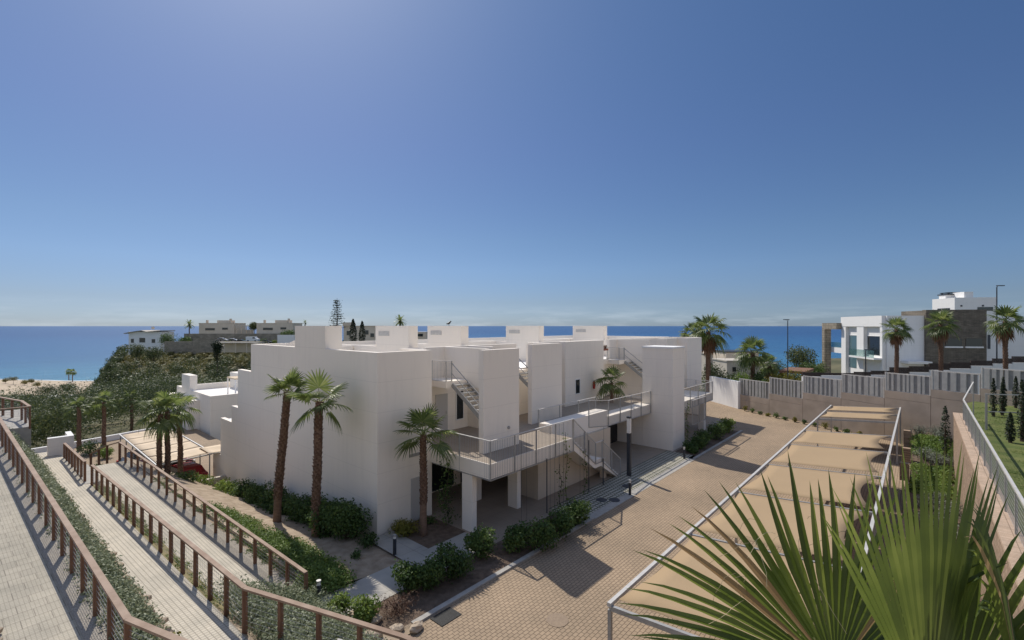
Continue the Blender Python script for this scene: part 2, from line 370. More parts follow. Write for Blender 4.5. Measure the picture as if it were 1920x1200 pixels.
M['pine'] = leaf_mat('pine_foliage', (.024,.04,.016), (.066,.092,.034), (.15,.165,.06), trans=.22, nscale=.11)
M['scrub'] = leaf_mat('scrub_foliage', (.06,.07,.022), (.16,.155,.05), (.33,.26,.085), trans=.25, nscale=.05)
M['conifer'] = leaf_mat('cypress_foliage', (.012,.02,.010), (.028,.042,.018), (.055,.075,.03), trans=.1)
M['red_leaf'] = leaf_mat('red_leaves', (.09,.03,.02), (.17,.06,.035), (.25,.10,.05))
M['grassleaf'] = leaf_mat('grass_blades', (.05,.085,.015), (.09,.14,.025), (.15,.20,.05), trans=.3, nscale=.6)
M['lawn'] = mat('lawn', (.085,.115,.025), (.145,.155,.045), scale=1.2, rough=1, bump=.6, bscale=60)
M['hill'] = mat('hill_soil', (.07,.075,.035), (.14,.125,.065), scale=.06, rough=1, detail=9)
M['sand'] = mat('sand', (.52,.42,.30), (.44,.35,.25), scale=.03, rough=1, detail=8)
M['redcar'] = mat('red_car_paint', (.28,.025,.03), rough=.25, spec=.6)
M['darkcar'] = mat('dark_car_paint', (.05,.055,.065), rough=.25, spec=.6)
M['whitecar'] = mat('white_car_paint', (.7,.7,.7), rough=.3, spec=.6)
M['tyre'] = mat('tyre', (.02,.02,.02), rough=.9)
M['tyremetal'] = mat('wheel_rim', (.4,.4,.42), rough=.35, metal=.8)
M['lampglass'] = mat('lamp_diffuser', (.75,.73,.68), rough=.4)
M['pot'] = mat('terracotta', (.30,.11,.07), rough=.8)
M['grate'] = brick_mat('drain_grate', (.06,.065,.07), (.07,.07,.075), (.01,.01,.01), .6, .05, .02, offset=0, rough=.5)
M['manhole'] = mat('manhole_cover', (.30,.225,.155), (.25,.185,.13), scale=9, rough=.8, bump=.4)
# ------------------------------------------------------------------ plants
def leaf_quads(C, size, rng, up=0.25, aspect=.55, N=None):
    """one small rhombic leaf at every centre in C (n,3)"""
    n = len(C)
    d = rng.normal(size=(n,3)); d[:,2] += up; d /= np.linalg.norm(d, axis=1, keepdims=True)
    if N is not None: d = d*.7 + N; d /= np.linalg.norm(d, axis=1, keepdims=True)+1e-9
    a = rng.normal(size=(n,3)); a -= d*(a*d).sum(1, keepdims=True); a /= np.linalg.norm(a, axis=1, keepdims=True)+1e-9
    b = np.cross(d, a)
    s = size*rng.uniform(.6, 1.3, size=(n,1))
    return np.stack([C-a*s*.5, C+b*s*aspect*.5-a*s*.05, C+a*s*.5, C-b*s*aspect*.5-a*s*.05], axis=1)
def lump_points(rng, lumps, n, shell=.55):
    """points inside a union of ellipsoids, denser towards the surface; lumps: list of (cx,cy,cz,rx,ry,rz)"""
    Lp = np.array(lumps); w = (Lp[:,3]*Lp[:,4]+Lp[:,4]*Lp[:,5]+Lp[:,3]*Lp[:,5]); w = w/w.sum()
    k = rng.choice(len(Lp), size=n, p=w)
    u = rng.normal(size=(n,3)); u /= np.linalg.norm(u, axis=1, keepdims=True)
    r = (shell + (1-shell)*rng.uniform(size=(n,1)))*(1+.10*rng.normal(size=(n,1)))
    return Lp[k,:3] + u*r*Lp[k,3:], u
def bush_mesh(seed, rx, ry, h, n, size, lumps=9, up=.2, aspect=.55):
    rng = np.random.default_rng(seed); Lp = []
    for i in range(lumps):
        a = rng.uniform(0, 6.28); q = rng.uniform(.15, .62)
        f = rng.uniform(.38, .58)
        z = h*rng.uniform(.28, .68)
        Lp.append((math.cos(a)*q*rx, math.sin(a)*q*ry, z, rx*f, ry*f, min(h*.42, max(rx,ry)*f*1.05)))
    Lp.append((0, 0, h*.42, rx*.72, ry*.72, h*.45))
    P, u = lump_points(rng, Lp, n)
    P[:,2] = np.abs(P[:,2])
    mb = MB(); mb.quads(leaf_quads(P, size, rng, up, aspect, N=u*.6))
    return mb
def stems_mesh(seed, rx, h, k=6):
    r = random.Random(seed); mb = MB()
    for i in range(k):
        a = r.uniform(0, 6.28); q = r.uniform(.2, .6)*rx
        mb.tube([(0,0,-.05), (math.cos(a)*q*.4, math.sin(a)*q*.4, h*.35), (math.cos(a)*q, math.sin(a)*q, h*.75)], [.03,.02,.008], 5)
    return mb
def bush(label, loc, rx, h, m='bush', n=900, size=.13, seed=None, group=None, ry=None, name='bush', cat='bush', lumps=9, up=.2, aspect=.55):
    seed = seed if seed is not None else RND.randrange(10**6)
    t = thing(name, label, cat, loc, 0, group)
    bush_mesh(seed, rx, ry or rx, h, n, size, lumps, up, aspect).build('foliage', M[m], t)
    stems_mesh(seed, rx, h).build('stem', M['bark'], t)
    return t
def round_tree(label, loc, rx, h, crown_h, m='pine', n=1600, size=.4, seed=1, group=None, name='tree', cat='tree', trunk_r=.15):
    t = thing(name, label, cat, loc, 0, group)
    o = bush_mesh(seed, rx, rx, crown_h, n, size, 12).build('crown', M[m], t); o.location = (0,0,h-crown_h)
    mb = MB(); r = random.Random(seed)
    mb.tube([(0,0,-.5), (.05,.03,(h-crown_h)*.6), (0,.08,h-crown_h*.6)], [trunk_r,trunk_r*.8,trunk_r*.5], 8)
    for i in range(5):
        a = r.uniform(0, 6.28)
        mb.tube([(0,.05,h-crown_h*.95), (math.cos(a)*rx*.3, math.sin(a)*rx*.3, h-crown_h*.6), (math.cos(a)*rx*.6, math.sin(a)*rx*.6, h-crown_h*.4)], [trunk_r*.5,trunk_r*.3,.02], 5)
    mb.build('trunk', M['bark'], t)
    return t
def cypress(label, loc, r, h, m='conifer', n=900, size=.2, seed=1, group=None, name='cypress_tree', cat='tree'):
    rng = np.random.default_rng(seed)
    t = thing(name, label, cat, loc, 0, group)
    z = rng.uniform(.03, 1, size=n)**.85
    prof = np.clip(np.sin(np.pi*np.clip(z,0,1)**.75)**.6, .08, 1)*r*(1-.35*z)
    a = rng.uniform(0, 6.28, size=n); q = prof*(.55+.5*rng.uniform(size=n))
    P = np.stack([np.cos(a)*q, np.sin(a)*q, z*h], 1)
    u = np.stack([np.cos(a), np.sin(a), .6*np.ones(n)], 1)
    mb = MB(); mb.quads(leaf_quads(P, size, rng, 1.2, .5, N=u*.5)); mb.build('foliage', M[m], t)
    MB().tube([(0,0,-.2),(0,0,h*.6)], [.09,.03], 6).build('trunk', M['bark'], t)
    return t
def fan_blade(mb, hub, dirv, nrm, R, nseg=18, spread=150, droop=.25, w=1.0, join=.5, rs=None, split=0.0, rings=(.12,.5,.72,.88), cup=.0, fold=.02, dry=None, pdry=0):
    """one palmate blade: pleated segments joined up to `join`, free and drooping beyond"""
    rs = rs or RND
    d = Vector(dirv).normalized(); n_ = Vector(nrm); n_ = (n_-d*n_.dot(d)).normalized(); s = d.cross(n_)
    hub = Vector(hub); da = math.radians(spread)*2/nseg
    for i in range(nseg):
        th = -math.radians(spread) + da*(i+.5) + rs.uniform(-.1,.1)*da
        Ri = R*(.70+.30*math.cos(th*.62))*rs.uniform(.93,1.05)
        dr = droop*rs.uniform(.7,1.3); sl = rs.uniform(-1,1)*split
        vs = [tuple(hub)]; prev = None
        for q in rings:
            r_ = Ri*q
            hw = r_*math.tan(da/2)*w if q <= join+.001 else Ri*join*math.tan(da/2)*w*((1-q)/(1-join))**.75
            tt = th + sl*max(0, q-join)
            ax = d*math.cos(tt) + s*math.sin(tt); sd_ = s*math.cos(tt) - d*math.sin(tt)
            p = hub + ax*r_ - n_*(cup*r_*abs(math.sin(tt)))
            p.z -= dr*R*max(0, q-.4)**2*1.9
            vs += [tuple(p-sd_*hw), tuple(p+n_*min(hw*.8, fold)), tuple(p+sd_*hw)]
        ax = d*math.cos(th+sl*.5) + s*math.sin(th+sl*.5)
        p = hub + ax*Ri - n_*(cup*Ri*abs(math.sin(th))); p.z -= dr*R*.36*1.9*1.15
        vs.append(tuple(p)); k = len(rings); fs = [(0,1,2),(0,2,3)]
        for j in range(k-1):
            a = 1+3*j; fs += [(a,a+3,a+4,a+1),(a+1,a+4,a+5,a+2)]
        a = 1+3*(k-1); fs += [(a,len(vs)-1,a+1),(a+1,len(vs)-1,a+2)]
        (dry if dry is not None and rs.random() < pdry else mb).add(vs, fs)
def frond_mesh(mb, stalk, az, el, Lp, R, rs, droop, nseg=16, base=(0,0,0), stem_r=.02):
    b = Vector(base); h = Vector((math.cos(az), math.sin(az), 0))
    d0 = (h*math.cos(el)+Vector((0,0,math.sin(el)))).normalized()
    p1 = b + d0*Lp*.55; d1 = (d0+Vector((0,0,-.28*droop*2))).normalized(); p2 = p1 + d1*Lp*.45
    (stalk or mb).tube([b, p1, p2], [stem_r*1.5, stem_r, stem_r*.8], 5)
    side = h.cross(Vector((0,0,1)))
    d2 = (d1 + Vector((0,0,-.35*droop))).normalized()
    nr = side.cross(d2); nr = nr if nr.z > 0 else -nr
    fan_blade(mb, p2, d2, nr + side*rs.uniform(-.5,.5), R, nseg, rs.uniform(105,135), droop*rs.uniform(.55,1.3), rs=rs, split=.1)
def palm_trunk(h, r0, r1, lean, seed, boots_from=.2, boots=True, nb=None):
    rs = random.Random(seed); mb = MB(); mb2 = MB(); N = 14; path = []; rad = []
    for i in range(N+1):
        z = i/N
        path.append((lean[0]*z**1.3 + .02*math.sin(z*9+seed), lean[1]*z**1.3 + .02*math.cos(z*7+seed), z*h - (.1 if i == 0 else 0)))
        rad.append((r0*1.25 if i == 0 else r0 + (r1-r0)*z)*(1+.05*rs.uniform(-1,1)))
    mb.tube(path, rad, 12)
    if boots:
        k = nb or int(h*38)
        for i in range(k):
            z = boots_from + (1-boots_from)*(i/k)
            a = i*2.399+rs.uniform(-.2,.2); f = z*N; j = min(int(f), N-1); q = f-j
            c = Vector(path[j]).lerp(Vector(path[j+1]), q); r = rad[j]*(1-q)+rad[j+1]*q
            o = Vector((math.cos(a), math.sin(a), 0)); s = Vector((-math.sin(a), math.cos(a), 0)); w = r*rs.uniform(.3,.45)
            p = c + o*r*.93; tip = c + o*(r*rs.uniform(1.12,1.42)) + Vector((0,0,rs.uniform(.06,.15)))
            mb2.add([p-s*w-Vector((0,0,.05)), p+s*w-Vector((0,0,.05)), p+s*w*.8+Vector((0,0,.05)), p-s*w*.8+Vector((0,0,.05)), tip-s*w*.3, tip+s*w*.3],
                    [(0,1,5,4),(2,3,4,5),(1,2,5),(3,0,4)])
    return mb, mb2, Vector(path[-1])
def fan_palm(label, loc, h, R=.75, Lp=.75, nf=26, seed=1, r0=.2, r1=.17, lean=(0,0), elmin=-40, elmax=80, split_fronds=False, skirt=0, group=None, boots=True, name='fan_palm', boots_from=.2, nseg=16, fronds=None, droop=(.25,.9)):
    rs = random.Random(seed); t = thing(name, label, 'palm tree', loc, 0, group)
    tr, bo, top = palm_trunk(h, r0, r1, lean, seed, boots_from, boots)
    tr.build('trunk', M['trunk_smooth'], t, smooth=True)
    if boots: bo.build('leaf_bases', M['trunk'], t)
    if skirt:
        mb = MB()
        for i in range(skirt):
            az = rs.uniform(0, 6.28); z = rs.uniform(0, .9)
            frond_mesh(mb, None, az, math.radians(rs.uniform(-75,-50)), Lp*.5, R*.75, rs, .8, 10, (top.x, top.y, top.z-z*.8-.15))
        mb.build('dead_skirt', M['deadfrond'], t)
    specs = fronds or [(i*2.399+rs.uniform(-.35,.35), elmin+(elmax-elmin)*((i+.5)/nf)**.85, rs.uniform(.8,1.15), rs.uniform(.85,1.1)) for i in range(nf)]
    if split_fronds:
        for az, el, l, r in specs:
            mb = MB(); st = MB()
            frond_mesh(mb, st, az, math.radians(el), Lp*l, R*r, rs, droop[0]+(droop[1]-droop[0])*max(0,min(1,(80-el)/120)), nseg, (top.x, top.y, top.z-.12*(1-el/90)))
            f = mb.build('frond', M['frond'], t); st.build('stalk', M['stalk'], f)
    else:
        mb = MB()
        for az, el, l, r in specs:
            frond_mesh(mb, None, az, math.radians(el), Lp*l, R*r, rs, droop[0]+(droop[1]-droop[0])*max(0,min(1,(80-el)/120)), nseg, (top.x, top.y, top.z-.12*(1-el/90)))
        mb.build('crown', M['frond'], t)
    return t
def feather_palm(label, loc, h, Lf=2.6, nf=30, seed=1, r0=.25, group=None):
    rs = random.Random(seed); t = thing('date_palm', label, 'palm tree', loc, 0, group)
    tr, bo, top = palm_trunk(h, r0, r0*.9, (0,0), seed, .1, False); tr.build('trunk', M['trunk'], t)
    mb = MB()
    for i in range(nf):
        az = i*2.399; el = math.radians(-35+115*((i+.5)/nf)); h_ = Vector((math.cos(az), math.sin(az), 0)); p = Vector(top); d = h_*math.cos(el)+Vector((0,0,math.sin(el)))
        pts = [p.copy()]
        for k in range(7):
            p = p + d*Lf/7; d = (d+Vector((0,0,-.16))).normalized(); pts.append(p.copy())
        s = h_.cross(Vector((0,0,1)))
        for k in range(7):
            for q in (0,.5):
                c = pts[k].lerp(pts[k+1], q); dd = (pts[k+1]-pts[k]).normalized()
                for sg in (-1,1):
                    L_ = Lf*.22*(1-.5*abs(k/7-.4)); e_ = c + (s*sg+dd*.8+Vector((0,0,-.25))).normalized()*L_
                    mb.add([c-dd*.035*Lf, c+dd*.05*Lf, e_], [(0,1,2)])
    mb.build('crown', M['frond'], t)
    return t
def norfolk_pine(label, loc, h, seed=1):
    rs = random.Random(seed); t = thing('norfolk_pine', label, 'tree', loc); mb = MB(); rng = np.random.default_rng(seed)
    MB().tube([(0,0,-1),(0,0,h)], [.35,.05], 6).build('trunk', M['bark'], t); P = []
    for k in range(13):
        z = h*(.22+.76*k/13); L_ = h*.22*(1-.72*k/13)
        for j in range(6):
            a = j*1.047+k*.4+rs.uniform(-.2,.2); n = 16
            if rs.random() < .15: continue
            q = rng.uniform(.25, 1, size=n)
            P.append(np.stack([np.cos(a)*q*L_+rng.normal(size=n)*.22, np.sin(a)*q*L_+rng.normal(size=n)*.22, z+q*L_*.18+rng.normal(size=n)*.16], 1))
            mb.tube([(0,0,z),(math.cos(a)*L_, math.sin(a)*L_, z+.16*L_)], [.06,.02], 4)
    mb.quads(leaf_quads(np.concatenate(P), .42, rng, .2, .4)); mb.build('branches', M['conifer'], t)
    return t
def cover_mesh(surf, n, size, h, seed, up=.6, aspect=.5, clump=1.0):
    """leaf carpet over a surface function surf(u,v)->Vector, u,v in 0..1"""
    rng = np.random.default_rng(seed); C = []
    K = max(6, int(n/70)); cu = rng.uniform(size=K); cv = rng.uniform(size=K); cr = rng.uniform(.5,1.2,size=K)
    pts = []
    for k in range(K):
        p = surf(cu[k], cv[k]); pts.append((p.x, p.y, p.z))
    pts = np.array(pts); k = rng.integers(0, K, size=n)
    u = rng.normal(size=(n,3)); u /= np.linalg.norm(u, axis=1, keepdims=True); u[:,2] = np.abs(u[:,2])
    r = clump*cr[k][:,None]*(.55+.5*rng.uniform(size=(n,1)))
    P = pts[k] + u*r*np.array([1,1,h/clump])
    return MB().quads(leaf_quads(P, size, rng, up, aspect, N=u*.5))
# ------------------------------------------------------------------ railings, vehicles
def wood_railing(label, pts, H=1.07, pitch=1.28, cat='railing', group=None, w=.13, post=.11, cables=True, skip_first=False):
    pts = [Vector(p) for p in pts]; t = thing('wooden_railing', label, cat, pts[0], 0, group); o = pts[0]; P = [p-o for p in pts]
    rl = MB(); up = Vector((0,0,1))
    for a, b in zip(P[:-1], P[1:]):
        rl.beam(a+up*H, b+up*H, w, .055)
    rl.build('top_rail', M['woodtop'], t)
    ms = MB(); first = True
    for a, b in zip(P[:-1], P[1:]):
        n = max(1, round((b-a).length/pitch))
        d = (b-a).normalized(); d.z = 0
        for i in range(n+1):
            if i == 0 and not first: continue
            c = a.lerp(b, i/n)
            MB().beam(c-up*.12, c+up*(H-.029), post, post*.75, up=d).build('post', M['wood'], t)
        first = False
        if cables:
            for k in range(7):
                z = .12+k*.125; ms.tube([a+up*z, b+up*z], .004, 4, False)
            L_ = (b-a).length; m_ = int(L_/.16)
            for k in range(m_):
                c = a.lerp(b, k/m_); e_ = a.lerp(b, min(1,(k+.6)/m_)); ms.tube([c+up*.1, e_+up*.9], .0025, 3, False)
    if cables: ms.build('wire_mesh', M['steel'], t)
    return t
def metal_railing(parent, pts, H=1.05, pitch=1.9, skirt=.65, bars=True, name='railing', post=.05, top=.07, mt='steel', drop_posts=True):
    """painted steel balcony railing; returns the part, its posts and bars are sub-parts"""
    up = Vector((0,0,1)); pts = [Vector(p) for p in pts]; tr = MB()
    for a, b in zip(pts[:-1], pts[1:]): tr.beam(a+up*H, b+up*H, top, .035)
    r = tr.build(name, M['steel_light'], parent); ba = MB()
    first = True
    for a, b in zip(pts[:-1], pts[1:]):
        L_ = (b-a).length; n = max(1, round(L_/pitch)); d = (b-a).normalized(); d.z = 0
        for i in range(n+1):
            if i == 0 and not first: continue
            c = a.lerp(b, i/n); MB().beam(c-up*skirt, c+up*(H-.02), post, post, up=d).build('post', M[mt], r)
        first = False
        if bars:
            m_ = int(L_/.115)
            for k in range(1, m_):
                c = a.lerp(b, k/m_); ba.beam(c-up*skirt, c+up*(H-.06), .011, .011, up=d)
            ba.beam(a-up*skirt, b-up*skirt, .04, .04)
    if bars: ba.build('bars', M[mt], r)
    return r
def car(label, loc, rz, paint, group=None, name='parked_car', hatch=True):
    t = thing(name, label, 'car', loc, rz, group)
    prof = [(-2.05,.35),(-2.1,.62),(-2.0,.86),(-1.75,.95),(-1.35,1.38),(-.9,1.47),(.2,1.46),(.55,1.38),(1.15,.98),(1.95,.82),(2.12,.6),(2.1,.33),(1.75,.2),(-1.8,.2)]
    rows = []
    for y, k in ((-.86,.0),(-.84,.55),(-.72,1),(.72,1),(.84,.55),(.86,.0)):
        rows.append([(x*(.985 if abs(y) > .8 else 1), y*(1 if z < .9 else 1-.22*(z-.9)/.5), z if k == 1 else (min(z,.9) if k == 0 else min(z, 1.40))) for x, z in prof]+[(prof[0][0], y, prof[0][1])])
    b = MB(); b.grid(rows); b.build('body', M[paint], t, smooth=False)
    MB().grid([[( -1.32,y*.70,1.36),(-1.72,y*.80,.97)] for y in (-1,0,1)]).add([(1.12,-.66,1.01),(1.12,.66,1.01),(.58,.60,1.38),(.58,-.60,1.38)], [(0,1,2,3)]).build('windscreen', M['glass'], t)
    for s in (-1,1):
        y = .84*s
        MB().add([(-1.35,y*.98,.97),(-1.05,y*.88,1.36),(.45,y*.88,1.36),(.98,y*.98,.98)], [(0,1,2,3)]).build('window', M['glass'], t)
        MB().box(1.95,.5*s,.60,2.13,.78*s,.74).build('headlight', M['lampglass'], t)
        MB().box(-2.12,.55*s,.66,-2.02,.80*s,.82).build('tail_light', M['red'], t)
        for x in (-1.32,1.32):
            w = MB().tube([(x,s*.70,.32),(x,s*.89,.32)], .32, 16).build('wheel', M['tyre'], t)
            MB().tube([(x,s*.89,.32),(x,s*.90,.32)], .2, 12).build('rim', M['tyremetal'], w)
    return t
def lamp_post(label, loc, h, arm=0, group=None, az=0):
    t = thing('street_lamp', label, 'street lamp', loc, az, group)
    MB().tube([(0,0,-.1),(0,0,h)], [.075,.05], 8).build('pole', M['dark_metal'], t)
    MB().tube([(0,0,h-.05),(.05,0,h+.1),(arm,0,h+.16)], [.04,.035,.03], 6).build('arm', M['dark_metal'], t)
    MB().box(arm-.05,-.13,h+.12,arm+.65,.13,h+.21).build('lamp_head', M['dark_metal'], t)
    return t
def bollard(label, loc, group='bollard lights along the paths', h=.85):
    t = thing('bollard_light', label, 'bollard light', loc, 0, group)
    MB().tube([(0,0,0),(0,0,h-.16)], .075, 14).build('post', M['dark_metal'], t)
    MB().tube([(0,0,h-.16),(0,0,h-.05)], .06, 14).build('lens', M['lampglass'], t)
    MB().tube([(0,0,h-.05),(0,0,h)], .078, 14).build('cap', M['steel'], t)
    return t
# ------------------------------------------------------------------ terrain, sea, site surfaces
def sst(a, b, x):
    q = min(1, max(0, (x-a)/(b-a))); return q*q*(3-2*q)
def mixf(a, b, q): return a+(b-a)*q
SEA = -50.4
def terr(x, y):
    d = x*cs+y*sn; r = x*sn-y*cs
    t = r/max(d, 8)
    dd = math.hypot(d, r)
    b = -.5 - max(0, min(3.0, (y-19)*.14 if x < 60 else 0))
    if x < 9 and y > 20: b -= .6
    b -= .118*max(0, dd-78)*sst(-.1, .1, .2 if dd > 0 else 0)
    rt = sst(.56, .70, t)*sst(46, 52, d)*(1-sst(110, 190, d))
    b = mixf(b, 1.5, rt)
    hill = sst(-.93, -.81, t)*(1-sst(-.17, .0, t))*sst(95, 215, d)*(1-sst(330, 440, d))
    b = mixf(b, -3.0, hill)
    return max(b, SEA-4)
tr = MB(); rows = []
ds = [4,8,12,16,20,25,30,36,42,48,54,60,68,76,85,95,106,118,130,143,156,170,185,200,215,230,250,270,290,310,330,350,375,400,425,450,475,500,530,560]
rr_ = random.Random(5)
for d in ds:
    row = []
    for i in range(81):
        a = math.radians(-66+132*i/80); t = math.tan(a)
        dd = d if abs(t) < 1 else d*1.0
        x, y = dd*cs+dd*t*sn, dd*sn-dd*t*cs
        row.append((x, y, terr(x, y) + (rr_.uniform(-.5,.5)*min(1,(d-60)/60) if d > 60 else 0)))
    rows.append(row)
structure(tr.grid(rows).build('hillside', M['hill']))
# unseen ground behind the camera, added pale and rising to bounce sunlight back
inl = MB(); rows = []
for dd, z in ((6,-.5),(14,1.0),(24,5.0),(40,9.0),(80,22),(160,48),(300,80)):
    rows.append([(dd*math.cos(ANG+math.radians(a)), dd*math.sin(ANG+math.radians(a)), z+rr_.uniform(-.3,.3)*(dd>30)) for a in range(66, 295, 8)])
structure(inl.grid(rows).build('bounce_slope', M['inland']))
# sea
def sea_mat():
    m, nt, b = new_mat('sea_water'); Lk = nt.links.new
    ge = nt.nodes.new('ShaderNodeNewGeometry'); ln = nt.nodes.new('ShaderNodeVectorMath'); ln.operation = 'LENGTH'
    Lk(ge.outputs['Position'], ln.inputs[0])
    mr = nt.nodes.new('ShaderNodeMapRange'); mr.inputs['From Min'].default_value = 480; mr.inputs['From Max'].default_value = 4200
    nz = nt.nodes.new('ShaderNodeTexNoise'); nz.inputs['Scale'].default_value = .004; nz.inputs['Detail'].default_value = 5
    mpn = nt.nodes.new('ShaderNodeMapping'); mpn.inputs['Rotation'].default_value = (0,0,.75); mpn.inputs['Scale'].default_value = (.35,1.6,1)
    Lk(ge.outputs['Position'], mpn.inputs['Vector']); Lk(mpn.outputs[0], nz.inputs['Vector'])
    ma = nt.nodes.new('ShaderNodeMath'); ma.operation = 'MULTIPLY_ADD'; ma.inputs[1].default_value = 500; 
    Lk(nz.outputs['Fac'], ma.inputs[0]); Lk(ln.outputs['Value'], ma.inputs[2]); Lk(ma.outputs[0], mr.inputs['Value'])
    r = nt.nodes.new('ShaderNodeValToRGB'); el = r.color_ramp.elements
    el[0].position = .06; el[0].color = (.11,.33,.39,1); el[1].position = 1; el[1].color = (.016,.075,.20,1)
    for p, c in ((.13,(.05,.185,.29,1)),(.28,(.028,.12,.25,1)),(.6,(.020,.10,.235,1))):
        q = el.new(p); q.color = c
    Lk(mr.outputs[0], r.inputs[0])
    n2 = nt.nodes.new('ShaderNodeTexNoise'); n2.inputs['Scale'].default_value = .02; n2.inputs['Detail'].default_value = 6
    mp2 = nt.nodes.new('ShaderNodeMapping'); mp2.inputs['Rotation'].default_value = (0,0,.72); mp2.inputs['Scale'].default_value = (.3,2.5,1)
    Lk(ge.outputs['Position'], mp2.inputs['Vector']); Lk(mp2.outputs[0], n2.inputs['Vector'])
    hv = nt.nodes.new('ShaderNodeMix'); hv.data_type = 'RGBA'; hv.blend_type = 'MULTIPLY'; hv.inputs['Factor'].default_value = 1
    rr = nt.nodes.new('ShaderNodeValToRGB'); rr.color_ramp.elements[0].position = .35; rr.color_ramp.elements[1].position = .65
    rr.color_ramp.elements[0].color = (.80,.82,.85,1); rr.color_ramp.elements[1].color = (1.12,1.1,1.08,1)
    Lk(n2.outputs['Fac'], rr.inputs[0]); Lk(r.outputs[0], hv.inputs['A']); Lk(rr.outputs[0], hv.inputs['B']); Lk(hv.outputs['Result'], b.inputs['Base Color'])
    b.inputs['Roughness'].default_value = .3; b.inputs['Specular IOR Level'].default_value = .13
    w = nt.nodes.new('ShaderNodeTexNoise'); w.inputs['Scale'].default_value = .35; w.inputs['Detail'].default_value = 4; w.inputs['Roughness'].default_value = .6
    bu = nt.nodes.new('ShaderNodeBump'); bu.inputs['Strength'].default_value = .9; bu.inputs['Distance'].default_value = 1.2
    Lk(ge.outputs['Position'], w.inputs['Vector']); Lk(w.outputs['Fac'], bu.inputs['Height']); Lk(bu.outputs[0], b.inputs['Normal'])
    return m
M['sea'] = sea_mat()
M['foam'] = mat('surf_foam', (.75,.77,.76), (.55,.62,.64), scale=.08, rough=.8)
sb = MB(); rows = []
for d in (330, 420, 520, 700, 1000, 1500, 2500, 5000, 10000, 25000, 60000, 120000):
    rows.append([(d*math.cos(ANG+math.radians(a)), d*math.sin(ANG+math.radians(a)), SEA) for a in range(-80, 81, 4)])
structure(sb.grid(rows).build('sea', M['sea']))
# beach: shore arc at the left
bb = MB(); fo = MB(); rows = []; frow = []
for i in range(25):
    px = -260+i*22
    t = (px-960)/F; shore = 523 - 8*math.sin(px*.01) - .045*(px+100)
    x0, y0 = at(px, 385); x1, y1 = at(px, shore-14); x2, y2 = at(px, shore)
    rows.append([(x0,y0,SEA+2.2),(x1,y1,SEA+1.0),(x2,y2,SEA-.3)])
    j = 1.2*math.sin(i*1.7); xa, ya = at(px, shore-5+j); xb, yb = at(px, shore+2.2+j*1.4)
    frow.append([(xa,ya,SEA+.35),(xb,yb,SEA+.05)])
structure(bb.grid(rows).build('beach', M['sand']))
structure(fo.grid(frow).build('surf', M['foam']))
# paved road and terraces
structure(MB().grid([[(x, y, 0) for y in (-1.55, 5, 12.1)] for x in (4, 12, 20, 35, 50, 66)]).grid([[(x, y, 0) for y in (12.1, 18, 24)] for x in (45.2, 66)]).build('road', M['road']))
KY = 12.1
structure(MB().box(9.0, KY, -.1, 19.9, KY+.2, .07).box(26.8, KY, -.1, 27.0, 12.4, .03).box(33.6, KY, -.1, 45.5, KY+.2, .07).build('kerb', M['kerb']))
structure(MB().grid([[(x, y, .008) for y in (KY, 12.6)] for x in (19.9, 26.8, 33.6)]).build('kerb_strip', M['kerb']))
structure(MB().grid([[(x, y, .018) for y in (12.6, 14.6)] for x in (19.4, 34.5)]).build('grid_paving', M['grid']))
structure(MB().grid([[(x, y, .012) for y in (13.9, 21)] for x in (14.6, 30, 50)]).build('patio', M['patio']))
structure(MB().grid([[(x, y, .02) for y in (14.05, 15.85)] for x in (6.6, 10, 14.6)]).grid([[(x, y, .024) for y in (15.85, 18.5)] for x in (11.2, 12.5)]).build('footpath', M['walk']))
structure(MB().grid([[(x, y, .03) for y in (KY+.2, 13.1, 14.0)] for x in (8.2, 14.6, 19.4)]).grid([[(x, y, .03) for y in (KY+.2, 14.0)] for x in (34.5, 40, 45.2)]).build('planting_bed', M['mulch']))
structure(MB().grid([[(x, y, .02) for y in (15.85, 18.58)] for x in (12.5, 14.7)]).build('corner_bed', M['mulch']))
# ------------------------------------------------------------------ ramps at the left
def lerp3(a, b, q): return Vector(a).lerp(Vector(b), q)
A0, A1 = Vector((1.82,11.8,2.7)), Vector((.25,34.8,4.08))
B0, B1 = Vector((4.33,12.2,1.74)), Vector((3.62,33.0,1.12))
C0, C1 = Vector((7.2,15.8,.05)), Vector((5.6,38.8,1.0))
B2 = Vector((3.3,42.5,.75))
def railZ(P0, P1, y): return P0 + (P1-P0)*((y-P0.y)/(P1.y-P0.y))
def zg(y): return -max(0, min(3.0, (y-19)*.14))
def strip(name, m, fa, fb, y0, y1, n, k=1, bumpy=0, seed=1, kind='structure'):
    rs = random.Random(seed); rows = []
    for i in range(n+1):
        y = y0+(y1-y0)*i/n; a, b = fa(y), fb(y)
        rows.append([a.lerp(b, j/k) + Vector((0,0, rs.uniform(-bumpy,bumpy) if 0 < j < k else 0)) for j in range(k+1)])
    o = MB().grid(rows).build(name, m); o['kind'] = kind; return o
def off(P0, P1, dx, dz=0): return lambda y: railZ(P0, P1, y)+Vector((dx, 0, dz))
yA0, yA1 = 6.0, 36.2
strip('stone_verge', M['gravel'], off(A0,A1,-4.2,.9), off(A0,A1,-1.52,.02), yA0, yA1, 20, 4, .05)
strip('ramp_path', M['pavA'], off(A0,A1,-1.55), off(A0,A1,-.32), yA0, yA1, 10)
strip('gravel_strip', M['gravel'], off(A0,A1,-.34,.02), off(A0,A1,.2,.02), yA0, yA1, 10)
strip('planted_bank', M['soil'], off(A0,A1,.2,.02), off(B0,B1,-1.25,.0), yA0, 46, 40, 6, .05)
strip('ramp_path', M['pavB'], off(B0,B1,-1.3,.01), off(B0,B1,-.02,.01), yA0, 46, 10)
